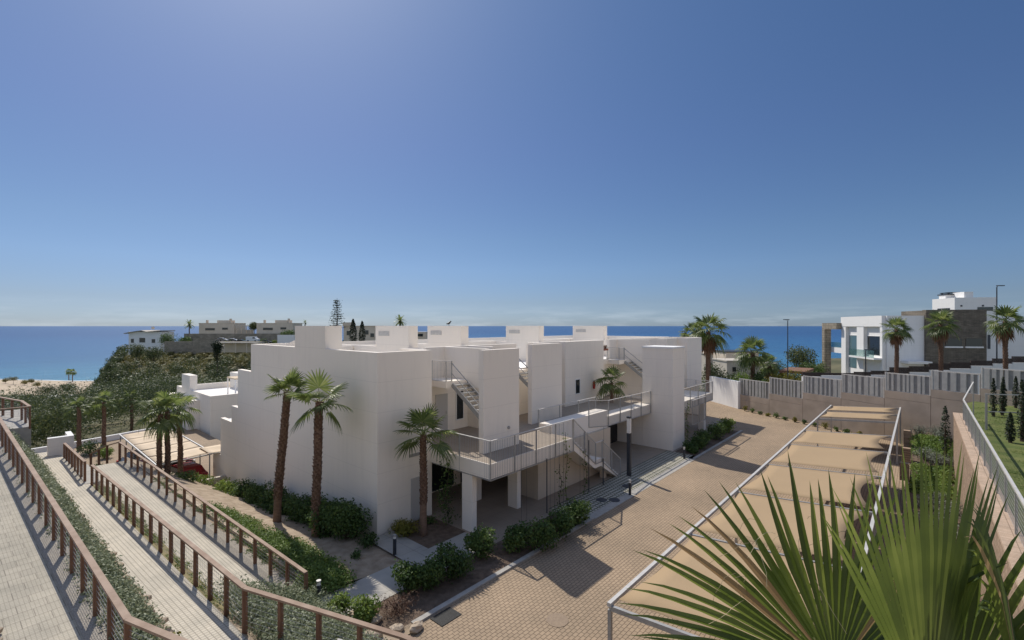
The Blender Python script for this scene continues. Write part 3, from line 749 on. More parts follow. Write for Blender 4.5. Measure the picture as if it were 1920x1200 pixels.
strip('planted_bank', M['drygrass'], off(B0,B1,-.03), off(C0,C1,-1.72,-.01), 15, 33.5, 24, 5, .05)
strip('planted_bank', M['soil'], lambda y: railZ(B0,B1,y)+Vector((-.03,0,0)), lambda y: Vector((mixf(7.2,5.9,(y-6)/9), y, mixf(.1,.06,(y-6)/9))), 6, 15, 10, 6, .06)
strip('ramp_path', M['pavB'], off(C0,C1,-1.75,.02), off(C0,C1,-.42,.02), 14.9, 38.0, 10)
strip('gravel_strip', M['gravel'], off(C0,C1,-.45,.03), off(C0,C1,.25,.03), 14.9, 38.0, 10)
strip('planted_bank', M['soil'], off(C0,C1,.24,.0), lambda y: Vector((11.9, y, zg(y)-.05)), 15.9, 40, 40, 8, .06)
structure(MB().grid([[(x,y,.028) for y in (11.9, 13.9)] for x in (6.4, 9.1)]).build('planting_bed', M['soil']))
# landing slab beyond ramp C and ledge
structure(MB().box(3.4,33.5,-2.5,4.0,38.2,1.13).build('kerb', M['kerb']))
wood_railing('rust brown wooden railing along the upper paved ramp, bending at the bottom edge', [A1, A0, A0+Vector((.55,-1.5,-.05)), A0+Vector((1.3,-3.6,-.2))], group='wooden ramp railings')
wood_railing('rust brown wooden railing along the middle ramp, bending near the grey shrubs', [B1, B0+Vector((.05,.9,0)), Vector((6.2,8.75,1.5)), Vector((6.9,6.3,1.4))], group='wooden ramp railings')
wood_railing('short rust brown wooden railing past the landing, leading down from the white pillar', [B2, Vector((3.45,34.1,1.12))], group='wooden ramp railings')
wood_railing('rust brown wooden railing of the lowest ramp, beside the tall palms and green shrubs', [C1, C0], group='wooden ramp railings')
wood_railing('wooden railing around the corner of the far landing at the left edge', [(-2.2,36.0,4.17),(1.45,36.0,4.17),(1.25,39.0,4.17),(.2,43.0,4.17),(-2.5,45.5,4.17)], group='wooden ramp railings')
wood_railing('short curved railing going down steps beside the shaded parking canopy', [Vector((5.6,38.9,1.0)), Vector((5.2,40.6,.55)), Vector((4.6,42.5,-.2))], group='wooden ramp railings', cables=False)
structure(MB().box(-4,36.0,1.0,1.5,44,4.16).build('landing', M['kerb']))
tag(MB().box(2.6,44,-2,3.9,44.4,2.0).box(3.6,44.4,-2,3.9,46,2.0).build('garden_wall', M['white_far']), 'white rendered wall block standing beyond the far end of the ramps', 'wall')
# rocks edging ramp B
rk = []
for s in range(6):
    rng = random.Random(s); b = MB(); rows = []
    for i in range(6):
        th = math.pi*i/5
        rows.append([(math.sin(th)*math.cos(k*1.0472)*.24*rng.uniform(.7,1.15), math.sin(th)*math.sin(k*1.0472)*.17*rng.uniform(.7,1.15), math.cos(th)*.14*rng.uniform(.8,1.1)) for k in range(6)])
        rows[-1].append(rows[-1][0])
    b.grid(rows); rk.append(b)
protos = {}
def rock(x, y, z, s, rz, label, group):
    i = RND.randrange(6)
    if i not in protos:
        o = rk[i].build('rock', M['rock']); protos[i] = o
    else:
        o = protos[i].copy(); COL.objects.link(o)
    o.location = (x,y,z); o.scale = (s,s,s*.9); o.rotation_euler = (0,0,rz); tag(o, label, 'rock', group)
rs = random.Random(3)
y = 8.0
while y < 33:
    p = railZ(B0,B1,y)+Vector((-1.42,0,.20))
    rock(p.x+rs.uniform(-.05,.05), y, p.z, rs.uniform(.9,1.5), rs.uniform(0,6), 'pale beige rock in the row edging the middle ramp below the grey green shrubs', 'rocks edging the middle ramp')
    if rs.random() < .85: rock(p.x-.24, y+.1, p.z+.26, rs.uniform(1.0,1.5), rs.uniform(0,6), 'pale beige rock in the row edging the middle ramp below the grey green shrubs', 'rocks edging the middle ramp')
    y += rs.uniform(.32,.5)
for i in range(9):
    p = railZ(A0,A1,11.5+i*.5)+Vector((-1.68,0,.08))
    rock(p.x, p.y, p.z, rs.uniform(.9,1.3), rs.uniform(0,6), 'pale rock edging the upper ramp at the bottom left corner', 'rocks edging the upper ramp')
tag(MB().beam((7.75,17.2,.12),(6.15,38,.75),.22,.35).build('stone_kerb', M['rock']), 'long low stone ledge running beside the lowest ramp railing', 'stone ledge')
for px, py, s in ((752,1040,.0),(690,1085,.0)): pass
for (x,y,s) in ((7.4,14.1,1.5),(7.9,13.9,1.2),(8.3,13.2,1.1),(7.7,12.6,1.5),(8.5,12.3,1.1),(8.9,11.9,1.2),(6.6,13.4,1.2)):
    rock(x, y, .1, s, rs.uniform(0,6), 'pale beige rock among the bushes at the foot of the lowest ramp', 'rocks at the foot of the ramp')
# creeping shrubs
def bank(fa, fb, y0, y1, u0=0, u1=1):
    def f(u, v):
        y = y0+(y1-y0)*v; return fa(y).lerp(fb(y), u0+(u1-u0)*u)
    return f
tag(cover_mesh(bank(off(A0,A1,.2,.02), off(B0,B1,-1.3), 13.5, 36.5, .03, .66), 100000, .085, .36, 21, clump=.40).build('creeping_shrubs', M['cover']), 'dense grey green creeping shrubs covering the bank between the upper and middle ramps', 'ground cover', kind='stuff')
tag(cover_mesh(bank(off(A0,A1,.2,.02), off(B0,B1,-1.3), 6.5, 13.2, .03, .62), 26000, .085, .36, 22, clump=.38).build('creeping_shrubs', M['cover']), 'grey green creeping shrubs below the bend of the upper railing at the bottom', 'ground cover', kind='stuff')
tag(cover_mesh(lambda u, v: Vector((mixf(4.6,7.4,u), mixf(7,16.0,v), mixf(1.62,.15,u*.95))), 60000, .085, .45, 23, clump=.42).build('creeping_shrubs', M['cover']), 'silvery green creeping shrubs on the bank below the middle railing bend', 'ground cover', kind='stuff')
tag(cover_mesh(bank(off(C0,C1,.55), lambda y: Vector((9.3,y,zg(y))), 15.9, 27, .05, .8), 50000, .10, .5, 24, clump=.42).build('green_ground_cover', M['cover_green']), 'fresh green spreading shrubs between the lowest ramp railing and the sandy soil', 'ground cover', kind='stuff')
tag(cover_mesh(bank(off(B0,B1,0), off(C0,C1,-1.75), 15.5, 33, .1, .9), 9000, .06, .12, 25, clump=.3).build('dry_grass', M['grassleaf']), 'patchy dry grass on the narrow bank between the two lower ramps', 'grass', kind='stuff')
tag(cover_mesh(bank(off(C0,C1,.2), off(C0,C1,.6), 15.9, 33, 0, 1), 5000, .06, .10, 26, clump=.22).build('dry_grass', M['grassleaf']), 'patchy dry weeds along the foot of the lowest ramp railing', 'grass', kind='stuff')
# ------------------------------------------------------------------ main apartment building
bd = thing('apartment_building', 'long white flat roofed terraced apartment building with roof blocks, decks and outside stairs', 'building', (11.75,18.6,0))
inv = Vector((-11.75,-18.6,0))
def bpart(name, mb, m, parent=None):
    o = mb.build(name, M[m] if isinstance(m, str) else m, parent or bd)
    if parent is None: o.location = inv
    return o
T, RF = 8.37, 6.6
# gable wall (stepped), 0.3 thick
gp = [(18.6,-.6),(42.0,-4),(42.0,-.28),(40.2,-.28),(40.2,2.55),(37.8,2.55),(37.8,3.75),(36.5,3.75),(36.5,6.5),(34.0,6.5),(34.0,T),(27.2,T),(27.2,9.6),(23.55,9.6),(23.55,T),(18.6,T)]
bpart('gable_wall', MB().prism(gp, 0, 11.75, 12.05), 'white')
b = MB()
b.prism([(18.6,-.6),(14.9,-.6),(14.9,T),(18.6,T)][::-1] and [(12.05,-.6),(14.9,-.6),(14.9,T),(12.05,T)], 1, 18.6, 18.9)
b.box(14.6,18.9,-.6,14.9,20.98,T)
b.box(12.05,23.55,RF,12.7,27.2,9.6)
bpart('corner_block', b, 'white')
b = MB()
b.box(12.05,18.9,RF-.3,14.6,21,RF)
b.box(12.05,21,RF-.3,51.0,33.7,RF)
b.box(12.05,34,6.1,20,36.5,6.35).box(12.05,36.5,3.3,20,37.8,3.6).box(12.05,37.8,2.1,20,40.2,2.4).box(12.05,40.2,-.8,20,42,-.4)
bpart('roof_terrace', b, 'white_far')
# front wall of the upper storeys, openings cut as gaps between boxes
b = MB()
b.box(14.9,20.98,3.4,51,21.28,6.6)
for x0, x1 in ((16.4,24.2),(25.6,35.2),(37.0,51)): b.box(x0,20.98,RF,x1,21.28,T)
b.box(14.9,20.98,-.6,51,21.28,2.75)
bpart('front_wall', b, 'white')
b = MB(); b.box(12.05,33.7,-4,51,34,T); b.box(50.7,18.0,-.6,51,33.7,T)
bpart('rear_wall', b, 'white')
for x in (17.07,21.4,30.0,40.4):
    bpart('party_wall', MB().box(x,21.28,RF,x+.3,33.7,T-.12), 'white')
    o = MB().box(x-.02,23.55,RF,x+.68,27.2,9.6)
    p = bpart('roof_block', o, 'white')
    bpart('vent_grille', MB().box(x-.05,25.6,8.95,x-.018,26.8,9.25), 'steel_light', p)
bpart('roof_slab_edge', MB().box(21.7,28.5,7.4,30,28.8,8.25).box(30.3,27.5,7.4,40.4,27.8,8.25).box(40.7,29,7.4,50.7,29.3,8.25).box(12.7,30,7.4,17.0,30.3,8.2).box(17.37,30.5,7.4,21.38,30.8,8.2), 'white')
# low sloping thing behind the first roof block
bpart('roof_hatch', MB().prism([(28.2,T),(31.5,T),(28.2,9.1)], 0, 13.0, 13.3), 'white')
# fins and screen panels
bpart('screen_panel', MB().box(15.8,15.8,3.4,18.45,16.12,8.42), 'white')
bpart('screen_panel', MB().box(22.6,18.3,3.4,25.85,18.62,8.42), 'white')
bpart('fin_wall', MB().box(17.75,17.6,6.2,18.05,20.98,T), 'white')
bpart('fin_wall', MB().box(19.6,18.9,3.4,19.9,20.98,T), 'white')
bpart('fin_wall', MB().box(25.86,18.7,3.4,26.16,20.98,T), 'white')
bpart('upper_block', MB().box(29.2,20.35,3.4,34.9,20.65,T).box(29.2,20.65,3.4,29.5,20.98,T).box(34.6,20.65,3.4,34.9,20.98,T), 'white')
bpart('fin_wall', MB().box(38.4,17.9,3.4,38.7,20.98,T), 'white'); bpart('fin_wall', MB().box(41.6,17.6,3.4,41.9,20.98,T), 'white')
bpart('end_block', MB().box(46.6,17.6,3.4,50.7,18.0,T).box(46.6,18.0,3.4,46.9,20.98,T).box(42.4,18.6,3.4,46.6,18.9,T), 'white')
# door, windows
def window(x0, x1, y, z0, z1, name='window', m='glass', fr='white_far'):
    f = bpart(name, MB().box(x0,y-.05,z0,x0+.06,y,z1).box(x1-.06,y-.05,z0,x1,y,z1).box(x0+.06,y-.05,z1-.06,x1-.06,y,z1).box(x0+.06,y-.05,z0,x1-.06,y,z0+.06), fr)
    bpart('pane', MB().box(x0+.061,y-.03,z0+.061,x1-.061,y-.004,z1-.061), m, f)
    return f
d_ = bpart('door', MB().box(17.05,20.93,3.42,17.95,20.975,5.6), 'door'); bpart('handle', MB().box(17.8,20.89,4.4,17.84,20.928,4.6), 'steel', d_)
window(18.6, 19.25, 20.975, 3.9, 5.7)
window(20.2, 21.0, 20.975, 3.9, 5.6); window(30.5, 31.2, 20.345, 4.2, 5.4)
d_ = bpart('door', MB().box(13.6,18.55,.05,14.4,18.597,2.15), 'door'); bpart('handle', MB().box(14.25,18.52,1.0,14.3,18.548,1.2), 'steel', d_)
bpart('wall_lamp', MB().box(15.9,20.8,6.0,16.35,20.977,6.08), 'steel')
bpart('slot_window', MB().box(13.5,18.57,3.2,14.5,18.597,3.35), 'steel')
# balcony and stair behind each screen panel
def stair_unit(x0, yb, xr, ymin):
    sl = bpart('balcony', MB().box(x0,min(yb+1.2,20.7),6.25,xr,20.97,6.6).box(x0+1.25,yb,6.25,xr,min(yb+1.2,20.7)-.001,6.6), 'white')
    metal_railing(sl, [(x0+.03,20.9,6.6),(x0+.03,min(yb+1.23,20.73),6.6),(x0+1.28,min(yb+1.23,20.73),6.6),(x0+1.28,yb+.03,6.6),(xr-1.1,yb+.03,6.6)], H=1.1, skirt=0, pitch=1.3)
    st = MB(); n = 16; x1 = xr-1.15
    for i in range(n):
        yy = yb-.05-i*.27; z = 6.42-i*.19
        if z > 3.45 and yy-.27 > ymin: st.box(x1+.06, yy-.28, z-.05, xr-.06, yy, z)
    s = bpart('stair', st, 'steel', None)
    n = min(15, int((yb-.05-ymin)/.27)); L_ = n*.27; zz = n*.19
    bpart('landing', MB().box(x1,ymin-.5,6.42-zz-.2,xr,ymin+.02,6.42-zz-.1), 'steel', s)
    bpart('stringer', MB().beam((x1+.02,yb-.05,6.42),(x1+.02,yb-.05-L_,6.42-zz),.05,.24).beam((xr-.02,yb-.05,6.42),(xr-.02,yb-.05-L_,6.42-zz),.05,.16), 'steel', s)
    hr = MB().beam((x1,yb-.02,7.6),(x1,yb-L_,7.6-zz),.04,.05).beam((x1,yb-.02,7.05),(x1,yb-L_,7.05-zz),.03,.03).beam((x1,yb-.02,6.6),(x1,yb-.02,7.62),.045,.045)
    bpart('handrail', hr, 'steel', s)
    pl = thing('window_box', 'small flower box of dark red plants on the %s white balcony' % ('first' if x0 < 16 else 'second' if x0 < 25 else 'far'), 'planter', (x0+.5,yb+1.0,7.45), 0, 'flower boxes on the balconies')
    MB().box(-.45,-.12,0,.45,.12,.16).build('pot', M['pot'], pl)
    q = bush_mesh(int(x0*10), .45, .16, .35, 160, .1, 5).build('plant', M['twig'], pl); q.location = (0,0,.14)
stair_unit(14.93, 19.0, 17.7, 16.75)
stair_unit(21.6, 20.3, 24.5, 18.95)
stair_unit(35.0, 19.6, 38.3, 16.9)
# decks of the first floor with louvred fascia
def deck(x0, y0, x1, y1, name='deck', z0=2.72, z1=3.4):
    return bpart(name, MB().box(x0,y0,z0,x1,y1,z1), 'white')
k1 = deck(14.8,14.4,21.4,20.97)
bpart('deck_paving', MB().grid([[(x,y,3.405) for y in (14.45,20.9)] for x in (14.85,21.4)]), 'patio')
metal_railing(bd, [inv+Vector(p) for p in ((14.85,18.5,3.4),(14.8,14.37,3.4),(21.4,14.37,3.4))], skirt=.72, pitch=1.75)
k2 = deck(21.4,16.95,36.5,20.97)
bpart('deck_paving', MB().grid([[(x,y,3.405) for y in (17,20.9)] for x in (21.4,36.5)]), 'patio')
metal_railing(bd, [inv+Vector(p) for p in ((21.5,16.9,3.6),(27.9,16.9,3.6))], skirt=.1, pitch=1.9)
deck(27.95,16.0,34.65,16.95)
metal_railing(bd, [inv+Vector(p) for p in ((25.5,15.95,3.75),(28.0,15.95,3.45),(34.62,15.95,3.4))], skirt=.68, pitch=1.75)
k3 = deck(37.05,14.5,44.5,20.97)
metal_railing(bd, [inv+Vector(p) for p in ((37.1,14.45,3.4),(44.5,14.45,3.4),(44.5,17.5,3.4))], skirt=.68, pitch=1.75)
metal_railing(bd, [inv+Vector(p) for p in ((37.1,13.6,2.6),(40.2,13.6,2.6))], skirt=.9, pitch=1.6)
# ground floor columns and walls
for (x,y,wx,wy) in ((14.82,15.55,.28,.7),(18.3,15.8,.28,.66),(17.6,18.2,.45,.6),(25.6,14.9,.3,.3),(38.5,15.0,.5,.4),(43.5,14.9,.5,.5)):
    bpart('column', MB().box(x,y,-.1,x+wx,y+wy,2.715 if x != 25.6 else 1.25), 'beige_wall' if x == 25.6 else 'white')
bpart('ground_wall', MB().box(20.0,15.75,-.1,20.35,17.0,2.715).box(20.35,15.75,-.1,27.9,15.95,2.71), 'beige_wall')
bpart('stair_wall', MB().box(21.55,15.96,2.71,27.9,16.88,3.85).box(27.65,15.97,-.1,27.9,16.86,2.705), 'white')
bpart('rear_ground_wall', MB().box(14.9,18.9,-.1,15.1,20.96,2.715), 'beige_wall')
window(16.2,18.4,20.975,.1,2.4, fr='dark_metal'); window(19.0,20.0,20.975,.05,2.4, fr='dark_metal'); window(20.9,23,20.975,.1,2.4, fr='dark_metal')
bpart('garage_shade_slab', MB().box(27.95,18.9,-.05,34.65,19.1,2.7), 'black')  # solid black slab, stands in for the deep shade under the walkway
bpart('garage_side', MB().box(34.7,16.72,-.05,35.0,20.9,2.7), 'white')
# lift tower
bpart('tower', MB().box(34.7,14.2,-.1,37.0,16.7,7.82), 'white')
bpart('tower_cap', MB().box(34.66,14.16,7.82,37.04,16.74,7.97), 'white_far')
# external concrete stair, two flights
prof = [(21.42,3.4)]; x, z = 21.42, 3.4; n1 = 10
for i in range(n1): prof += [(x+.0 if i == 0 else x, z)] if False else []; 
def flight(x0, z0, n, dx, dz):
    pts = [(x0, z0)]; x, z = x0, z0
    for i in range(n):
        z -= dz; pts.append((x, z)); x += dx; pts.append((x, z))
    return pts
f1 = flight(21.42,3.4,10,.24,.18); f2s = (f1[-1][0]+.75, f1[-1][1]); f2 = flight(f2s[0],f2s[1],9,.255,.1775)
body = f1 + f2 + [(f2[-1][0], 0), (f2[-1][0]-.35,-.05),(f2s[0]-.1, f2s[1]-.45),(f1[-1][0]-.05, f1[-1][1]-.45),(21.42,2.75)]
st = bpart('outdoor_stair', MB().prism([(a,b) for a,b in body], 1, 14.45, 15.7), 'white')
metal_railing(st, [(21.4,14.42,3.4),(f1[-1][0],14.42,f1[-1][1]),(f2s[0],14.42,f2s[1]),(f2[-1][0],14.42,0)], skirt=.2, bars=True, pitch=1.4)
# tall climbing wires
wr = MB()
for x in (16.9,17.3,19.2,19.6,20.0,20.4,22.0,22.4,22.8,24.6): wr.tube([(x,14.33,0),(x,14.33,4.4 if x < 21.3 else 3.5)], .008, 4)
wr.box(18.9,14.31,.0,18.94,14.35,2.8).box(22.9,14.31,0,22.94,14.35,3.0).box(24.5,14.31,0,24.54,14.35,1.6)
bpart('climbing_wires', wr, 'dark_metal')
# wall lights, extinguisher
for x, z in ((26.9,2.0),(17.6,4.4)): 
    bpart('wall_light', MB().tube([(x,15.75 if x>20 else 15.8,z),(x,15.70 if x>20 else 15.74,z)], .08, 10), 'steel')
e_ = thing('fire_extinguisher', 'red fire extinguisher hanging on the white wall of the upper walkway', 'fire extinguisher', (33.2,20.25,4.4))
MB().tube([(0,0,0),(0,0,.5),(0,0,.58)], [.09,.09,.03], 12).build('cylinder', M['red'], e_)
MB().box(-.03,-.05,.58,.03,.05,.66).tube([(0,-.05,.6),(.1,-.08,.4),(.1,-.08,.15)], .012, 5).build('valve', M['black'], e_)
# climbers on the wires
def climber(label, x, y, h, n, seed, m='bush_light', w=.25):
    t = thing('climbing_plant', label, 'climbing plant', (x,y,0), 0, 'climbing plants on the wires')
    rng = np.random.default_rng(seed); k = np.linspace(0, 1, n)
    P = np.stack([.12*np.sin(k*9+seed)+rng.normal(size=n)*w*.6, rng.normal(size=n)*.08, k*h*(.9+.1*rng.uniform(size=n))], 1)
    MB().quads(leaf_quads(P, .13, rng)).build('leaves', M[m], t)
    MB().tube([(.1*math.sin(i*.9+seed),0,h*i/10) for i in range(11)], .012, 5).build('stem', M['bark'], t)
climber('dense leafy climber hanging on the deck edge left of the first white column', 14.62, 17.1, 3.3, 520, 1, 'bush', .5)
climber('sparse climber with yellow green tips reaching the deck railing', 20.6, 14.3, 3.9, 90, 2, 'bush_light', .16)
climber('thin straggling climber on the wires in front of the beige wall', 20.0, 14.25, 2.3, 60, 3, 'bush', .3)
climber('thin climber on the wires under the outdoor stair', 22.5, 14.28, 2.6, 70, 4, 'bush', .16)
climber('leafy climber beside the white tower on the far deck', 37.35, 14.1, 3.6, 160, 5, 'bush_light', .3)
# second white block downhill
b2 = thing('apartment_building', 'lower white flat roofed block behind the three leaning palms and the parking canopies', 'building', (16.5,60,-3.2))
MB().box(0,0,-2,.35,14,4.85).box(.35,0,-2,14,.35,4.85).box(.35,13.65,-2,14,14,4.85).box(13.65,.35,-2,14,13.65,4.85).box(-1.2,4,-2,-.005,14,4.0).build('wall', M['white'], b2)
MB().box(.35,.35,3.9,13.65,13.65,4.1).build('roof', M['white_far'], b2)
MB().box(-.002,8.0,4.852,.8,11.6,6.6).build('roof_block', M['white'], b2); MB().box(6,9,4.1,12,13,6.3).build('roof_block', M['white'], b2)
wnd = MB().box(3.2,-.03,1.0,4.6,-.003,2.3).build('window', M['glass'], b2)
MB().box(3.1,-.1,.88,4.7,-.031,.99).build('sill', M['white_far'], wnd)
t = thing('pergola', 'small white pergola with pale shade on the roof of the lower white block', 'pergola', (20.5,64.5,.95))
MB().box(-.1,-.1,1.9,4.1,2.9,2.05).build('shade', M['fabric2'], t)
for x,y in ((0,0),(4,0),(0,2.8),(4,2.8)): MB().box(x-.06,y-.06,-.1,x+.06,y+.06,1.9).build('post', M['white_far'], t)
tag(MB().prism([(-6,61.0),(5.5,63.2),(9.7,64.5),(14,65.9),(14,66.2),(9.6,64.8),(5.4,63.5),(-6,61.3)], 2, -6, -2.0).build('garden_wall', M['white_far']), 'long low white wall in front of the dark pine wood', 'wall')
structure(MB().grid([[(x,y,-2.55) for y in (40.5,66)] for x in (-5,16.2)]).build('parking', M['road']))
# ------------------------------------------------------------------ carports
def carport(label, x0, x1, yf, yb, zf, zb, zg_, xs, missing=(), double=(), sag=.12, slots=True, m='fabric'):
    t = thing('shade_canopy', label, 'carport', (x0, yf, zg_)); O = Vector((-x0,-yf,-zg_))
    V = lambda x,y,z: Vector((x,y,z))+O
    MB().beam(V(x0-.06,yf,zf),V(x1,yf,zf),.1,.1).build('front_rail', M['steel_light'], t)
    MB().beam(V(x0-.06,yb,zb),V(x1,yb,zb),.1,.1).build('back_rail', M['steel_light'], t)
    for i, x in enumerate(xs):
        MB().beam(V(x,yf,zf-.09),V(x,yb,zb-.09),.09,.12).build('cross_beam', M['steel'], t)
        if i % 2 == 0 or i == len(xs)-1:
            MB().beam(V(x,yb-.0,zg_),V(x,yb,zb-.14),.1,.1).build('post', M['steel'], t)
            MB().beam(V(x,yf,zg_),V(x,yf,zf-.14),.09,.09).build('post', M['steel'], t)
    for i in range(len(xs)-1):
        if i in missing: continue
        a, b = xs[i], xs[i+1]
        for (p, q) in (((a+.12, (a+b)/2-.06), ((a+b)/2+.06, b-.12)) if i in double else ((a+.15, b-.15),)):
            rows = []
            for u in range(9):
                x = p+(q-p)*u/8; row = []
                e_ = .16*math.sin(math.pi*u/8)
                for v in range(9):
                    y0 = yf+(.16 if yf < yb else -.16)+(e_ if yf < yb else -e_); y1 = yb-(.2 if yf < yb else -.2)-(e_*1.4 if yf < yb else -e_*2.6)
                    k = v/8; y = y0+(y1-y0)*k
                    z = zf+(zb-zf)*((y-yf)/(yb-yf)) - sag*math.sin(math.pi*u/8)*math.sin(math.pi*k) + .10 - .12*u/8
                    row.append(V(x,y,z))
                rows.append(row)
            f = MB().grid(rows).build('canopy', M[m], t, smooth=True)
            so = f.modifiers.new('thick', 'SOLIDIFY'); so.thickness = .006
    return t
XS = [10.35,15.7,21.0,26.2,31.5,36.3,41.8,45.4,49.0]
carport('long carport with tan shade cloth canopies on a pale steel frame above the paved road', 10.35, 49.0, 5.85, 1.2, 2.6, 2.95, 0, XS, missing=(5,), sag=.055)
structure(MB().box(4,.4,0,48,.62,.06).build('kerb', M['kerb']))
structure(MB().grid([[(x,y,.006) for y in (2.4,3.6)] for x in (9.2,13)]).build('slab', M['kerb']))
carport('lower carport with tan shade cloth canopies beside the three palms', 7.9, 0+55.8, 11.2, 7.9, -.3, -.45, -2.5, [41.0], ) if False else None
def carport2():
    t = thing('shade_canopy', 'lower carport with tan shade cloth canopies beside the three leaning palms', 'carport', (7.9,41,-2.55)); ys = [41.0,43.7,46.4,49.1,51.8,54.5]
    z = 2.2
    MB().beam((0,-.2,z),(0,14,z),.09,.09).build('front_rail', M['steel_light'], t); MB().beam((3.5,-.2,z+.15),(3.5,14,z+.15),.09,.09).build('back_rail', M['steel_light'], t)
    for i, y in enumerate(ys):
        MB().beam((0,y-41,z-.09),(3.5,y-41,z+.06),.08,.08).build('cross_beam', M['steel'], t)
        MB().beam((0,y-41,0),(0,y-41,z-.1),.08,.08).build('post', M['steel'], t)
    for i in range(5):
        a, b = ys[i]-41+.12, ys[i+1]-41-.12; rows = []
        for u in range(7):
            rows.append([(.12+3.26*v/6, a+(b-a)*u/6, z+.02+.15*v/6-.1*math.sin(math.pi*u/6)*math.sin(math.pi*v/6)) for v in range(7)])
        MB().grid(rows).build('canopy', M['fabric2'], t, smooth=True).modifiers.new('thick', 'SOLIDIFY').thickness = .006
carport2()
t = thing('shade_canopy', 'small tan canopy between the lower carport and the white gable', 'carport', (11.0,40.4,-2.55))
MB().grid([[(.1+2.6*v/6, .1+2.4*u/6, 2.45-.1*math.sin(math.pi*u/6)*math.sin(math.pi*v/6)) for v in range(7)] for u in range(7)]).build('canopy', M['fabric2'], t, smooth=True).modifiers.new('thick', 'SOLIDIFY').thickness = .006
for x,y in ((.1,.1),(2.7,.1),(.1,2.5),(2.7,2.5)): MB().beam((x,y,0),(x,y,2.44),.07,.07).build('post', M['steel'], t)
MB().beam((.1,.1,2.4),(2.7,.1,2.4),.06,.06).beam((.1,2.5,2.4),(2.7,2.5,2.4),.06,.06).build('frame', M['steel_light'], t)
car('dark red car parked under the lower tan canopy beside the white gable', (10.0,43.0,-2.55), math.radians(100), 'redcar', 'cars under the lower carport')
car('dark grey car parked under the far end of the lower carport', (9.3,50.3,-2.55), math.radians(10), 'darkcar', 'cars under the lower carport')
car('dark red car parked behind the palm trunks under the lower carport', (9.4,46.6,-2.55), math.radians(10), 'redcar', 'cars under the lower carport')
tag(MB().box(10.2,38.9,-2.6,12.0,39.2,-1.6).build('garden_wall', M['cream']), 'low pale wall in front of the red car under the canopy', 'wall')
# ------------------------------------------------------------------ retaining wall with slat fences
WX, WY, UX, UY = 57.6, 15.5, -.5, -.866
def wpt(px):
    k = hit(px, WX, WY, UX, UY); return k, WX+k*UX, WY+k*UY
edges = [1385,1442,1505,1577,1658,1745,1838,1945]
ctop = [743.5,742.5,741,740.5,736.5,735,733,731]; ftop = [713,711,708,704.5,701.5,697.5,692.5,687]
ws = thing('retaining_wall', 'long beige concrete retaining wall stepping up along the far side of the road', 'retaining wall', (WX,WY,0), math.atan2(UY,UX))
names = ['leftmost, beside the white wall end', 'second from the left end, behind the street lamp', 'third from the left end', 'middle one, above the far canopies', 'just right of the middle, under the nearest palm', 'second from the right, above the bare carport bay', 'rightmost, behind the small cypresses']
WT = []
for i in range(7):
    k0, xa, ya = wpt(edges[i]); k1, xb, yb = wpt(edges[i+1])
    dm = ((xa+xb)/2)*cs+((ya+yb)/2)*sn
    zc = CAMZ-(ctop[i]-HZ)*dm/F; zf = CAMZ-(ftop[i]-HZ)*dm/F
    if i == 6: k1 = k0+26
    b = MB(); n = max(1, int((k1-k0)/2.2))
    for j in range(n):
        a, c = k0+(k1-k0)*j/n+.015, k0+(k1-k0)*(j+1)/n-.015
        b.box(a, -.0, -.6, c, .32, zc-.63); b.box(a, 0, zc-.612, c, .32, zc)
    b.build('panel', M['concrete'], ws)
    f = thing('slat_fence', 'grey slat fence section on the wall, '+names[i], 'fence', (WX,WY,0), math.atan2(UY,UX), 'slat fence sections')
    MB().box(k0+.02,.03,zc,k0+.10,.16,zf+.03).build('post', M['steel_light'], f); MB().box(k1-.10,.03,zc,k1-.02,.16,zf+.03).build('post', M['steel_light'], f)
    MB().box(k0+.13,.06,zf-.08,k1-.13,.14,zf).build('top_bar', M['steel_light'], f)
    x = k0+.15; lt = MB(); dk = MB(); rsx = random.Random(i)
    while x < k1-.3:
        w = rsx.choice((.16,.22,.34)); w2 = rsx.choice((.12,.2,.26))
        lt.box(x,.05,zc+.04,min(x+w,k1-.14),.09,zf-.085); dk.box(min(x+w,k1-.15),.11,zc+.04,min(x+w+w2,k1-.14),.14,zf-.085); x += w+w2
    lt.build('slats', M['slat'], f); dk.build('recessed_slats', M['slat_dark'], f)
    WT.append((k0,k1,zc,zf))
# white end wall at the far end of the road
tag(MB().prism([(57.75,15.6),(61.5,20.0),(61.2,20.25),(57.4,15.8)], 2, -.2, 3.15).build('garden_wall', M['white_far']), 'white wall closing the far end of the paved road beside the concrete wall', 'wall')
# stone retaining wall with railing, lawn
sw = thing('stone_wall', 'beige masonry retaining wall with a pale brick cap below the metal lawn fence', 'retaining wall', (4,-1.56,0))
MB().box(0,-.3,-.3,35.7,0,4.12).build('masonry', M['stonewall'], sw)
MB().box(0,-.42,4.12,35.7,.03,4.22).build('cap', M['cap'], sw)
structure(MB().add([(2,-1.98,4.16),(39.7,-1.98,4.16),(45.0,-2.3,4.16),(47.0,-2.9,4.16),(30,-33,4.16),(2,-33,4.16)], [(0,1,2,3,4,5)]).build('lawn', M['lawn']))
tag(cover_mesh(lambda u,v: Vector((mixf(18,44,u), mixf(-2.2,-9,v), 4.16)), 26000, .07, .07, 41, up=1.5, aspect=.25, clump=.6).build('grass', M['grassleaf']), 'short green grass of the lawn behind the metal fence', 'grass', kind='stuff')
fl = thing('metal_fence', 'grey metal fence with wire mesh panels along the edge of the raised lawn', 'fence', (4,-1.86,4.22))
n = 17
MB().beam((0,0,1.15),(32.9,0,1.15),.06,.06).beam((32.9,0,1.15),(34.5,-.5,2.05),.06,.06).build('top_rail', M['steel_light'], fl)
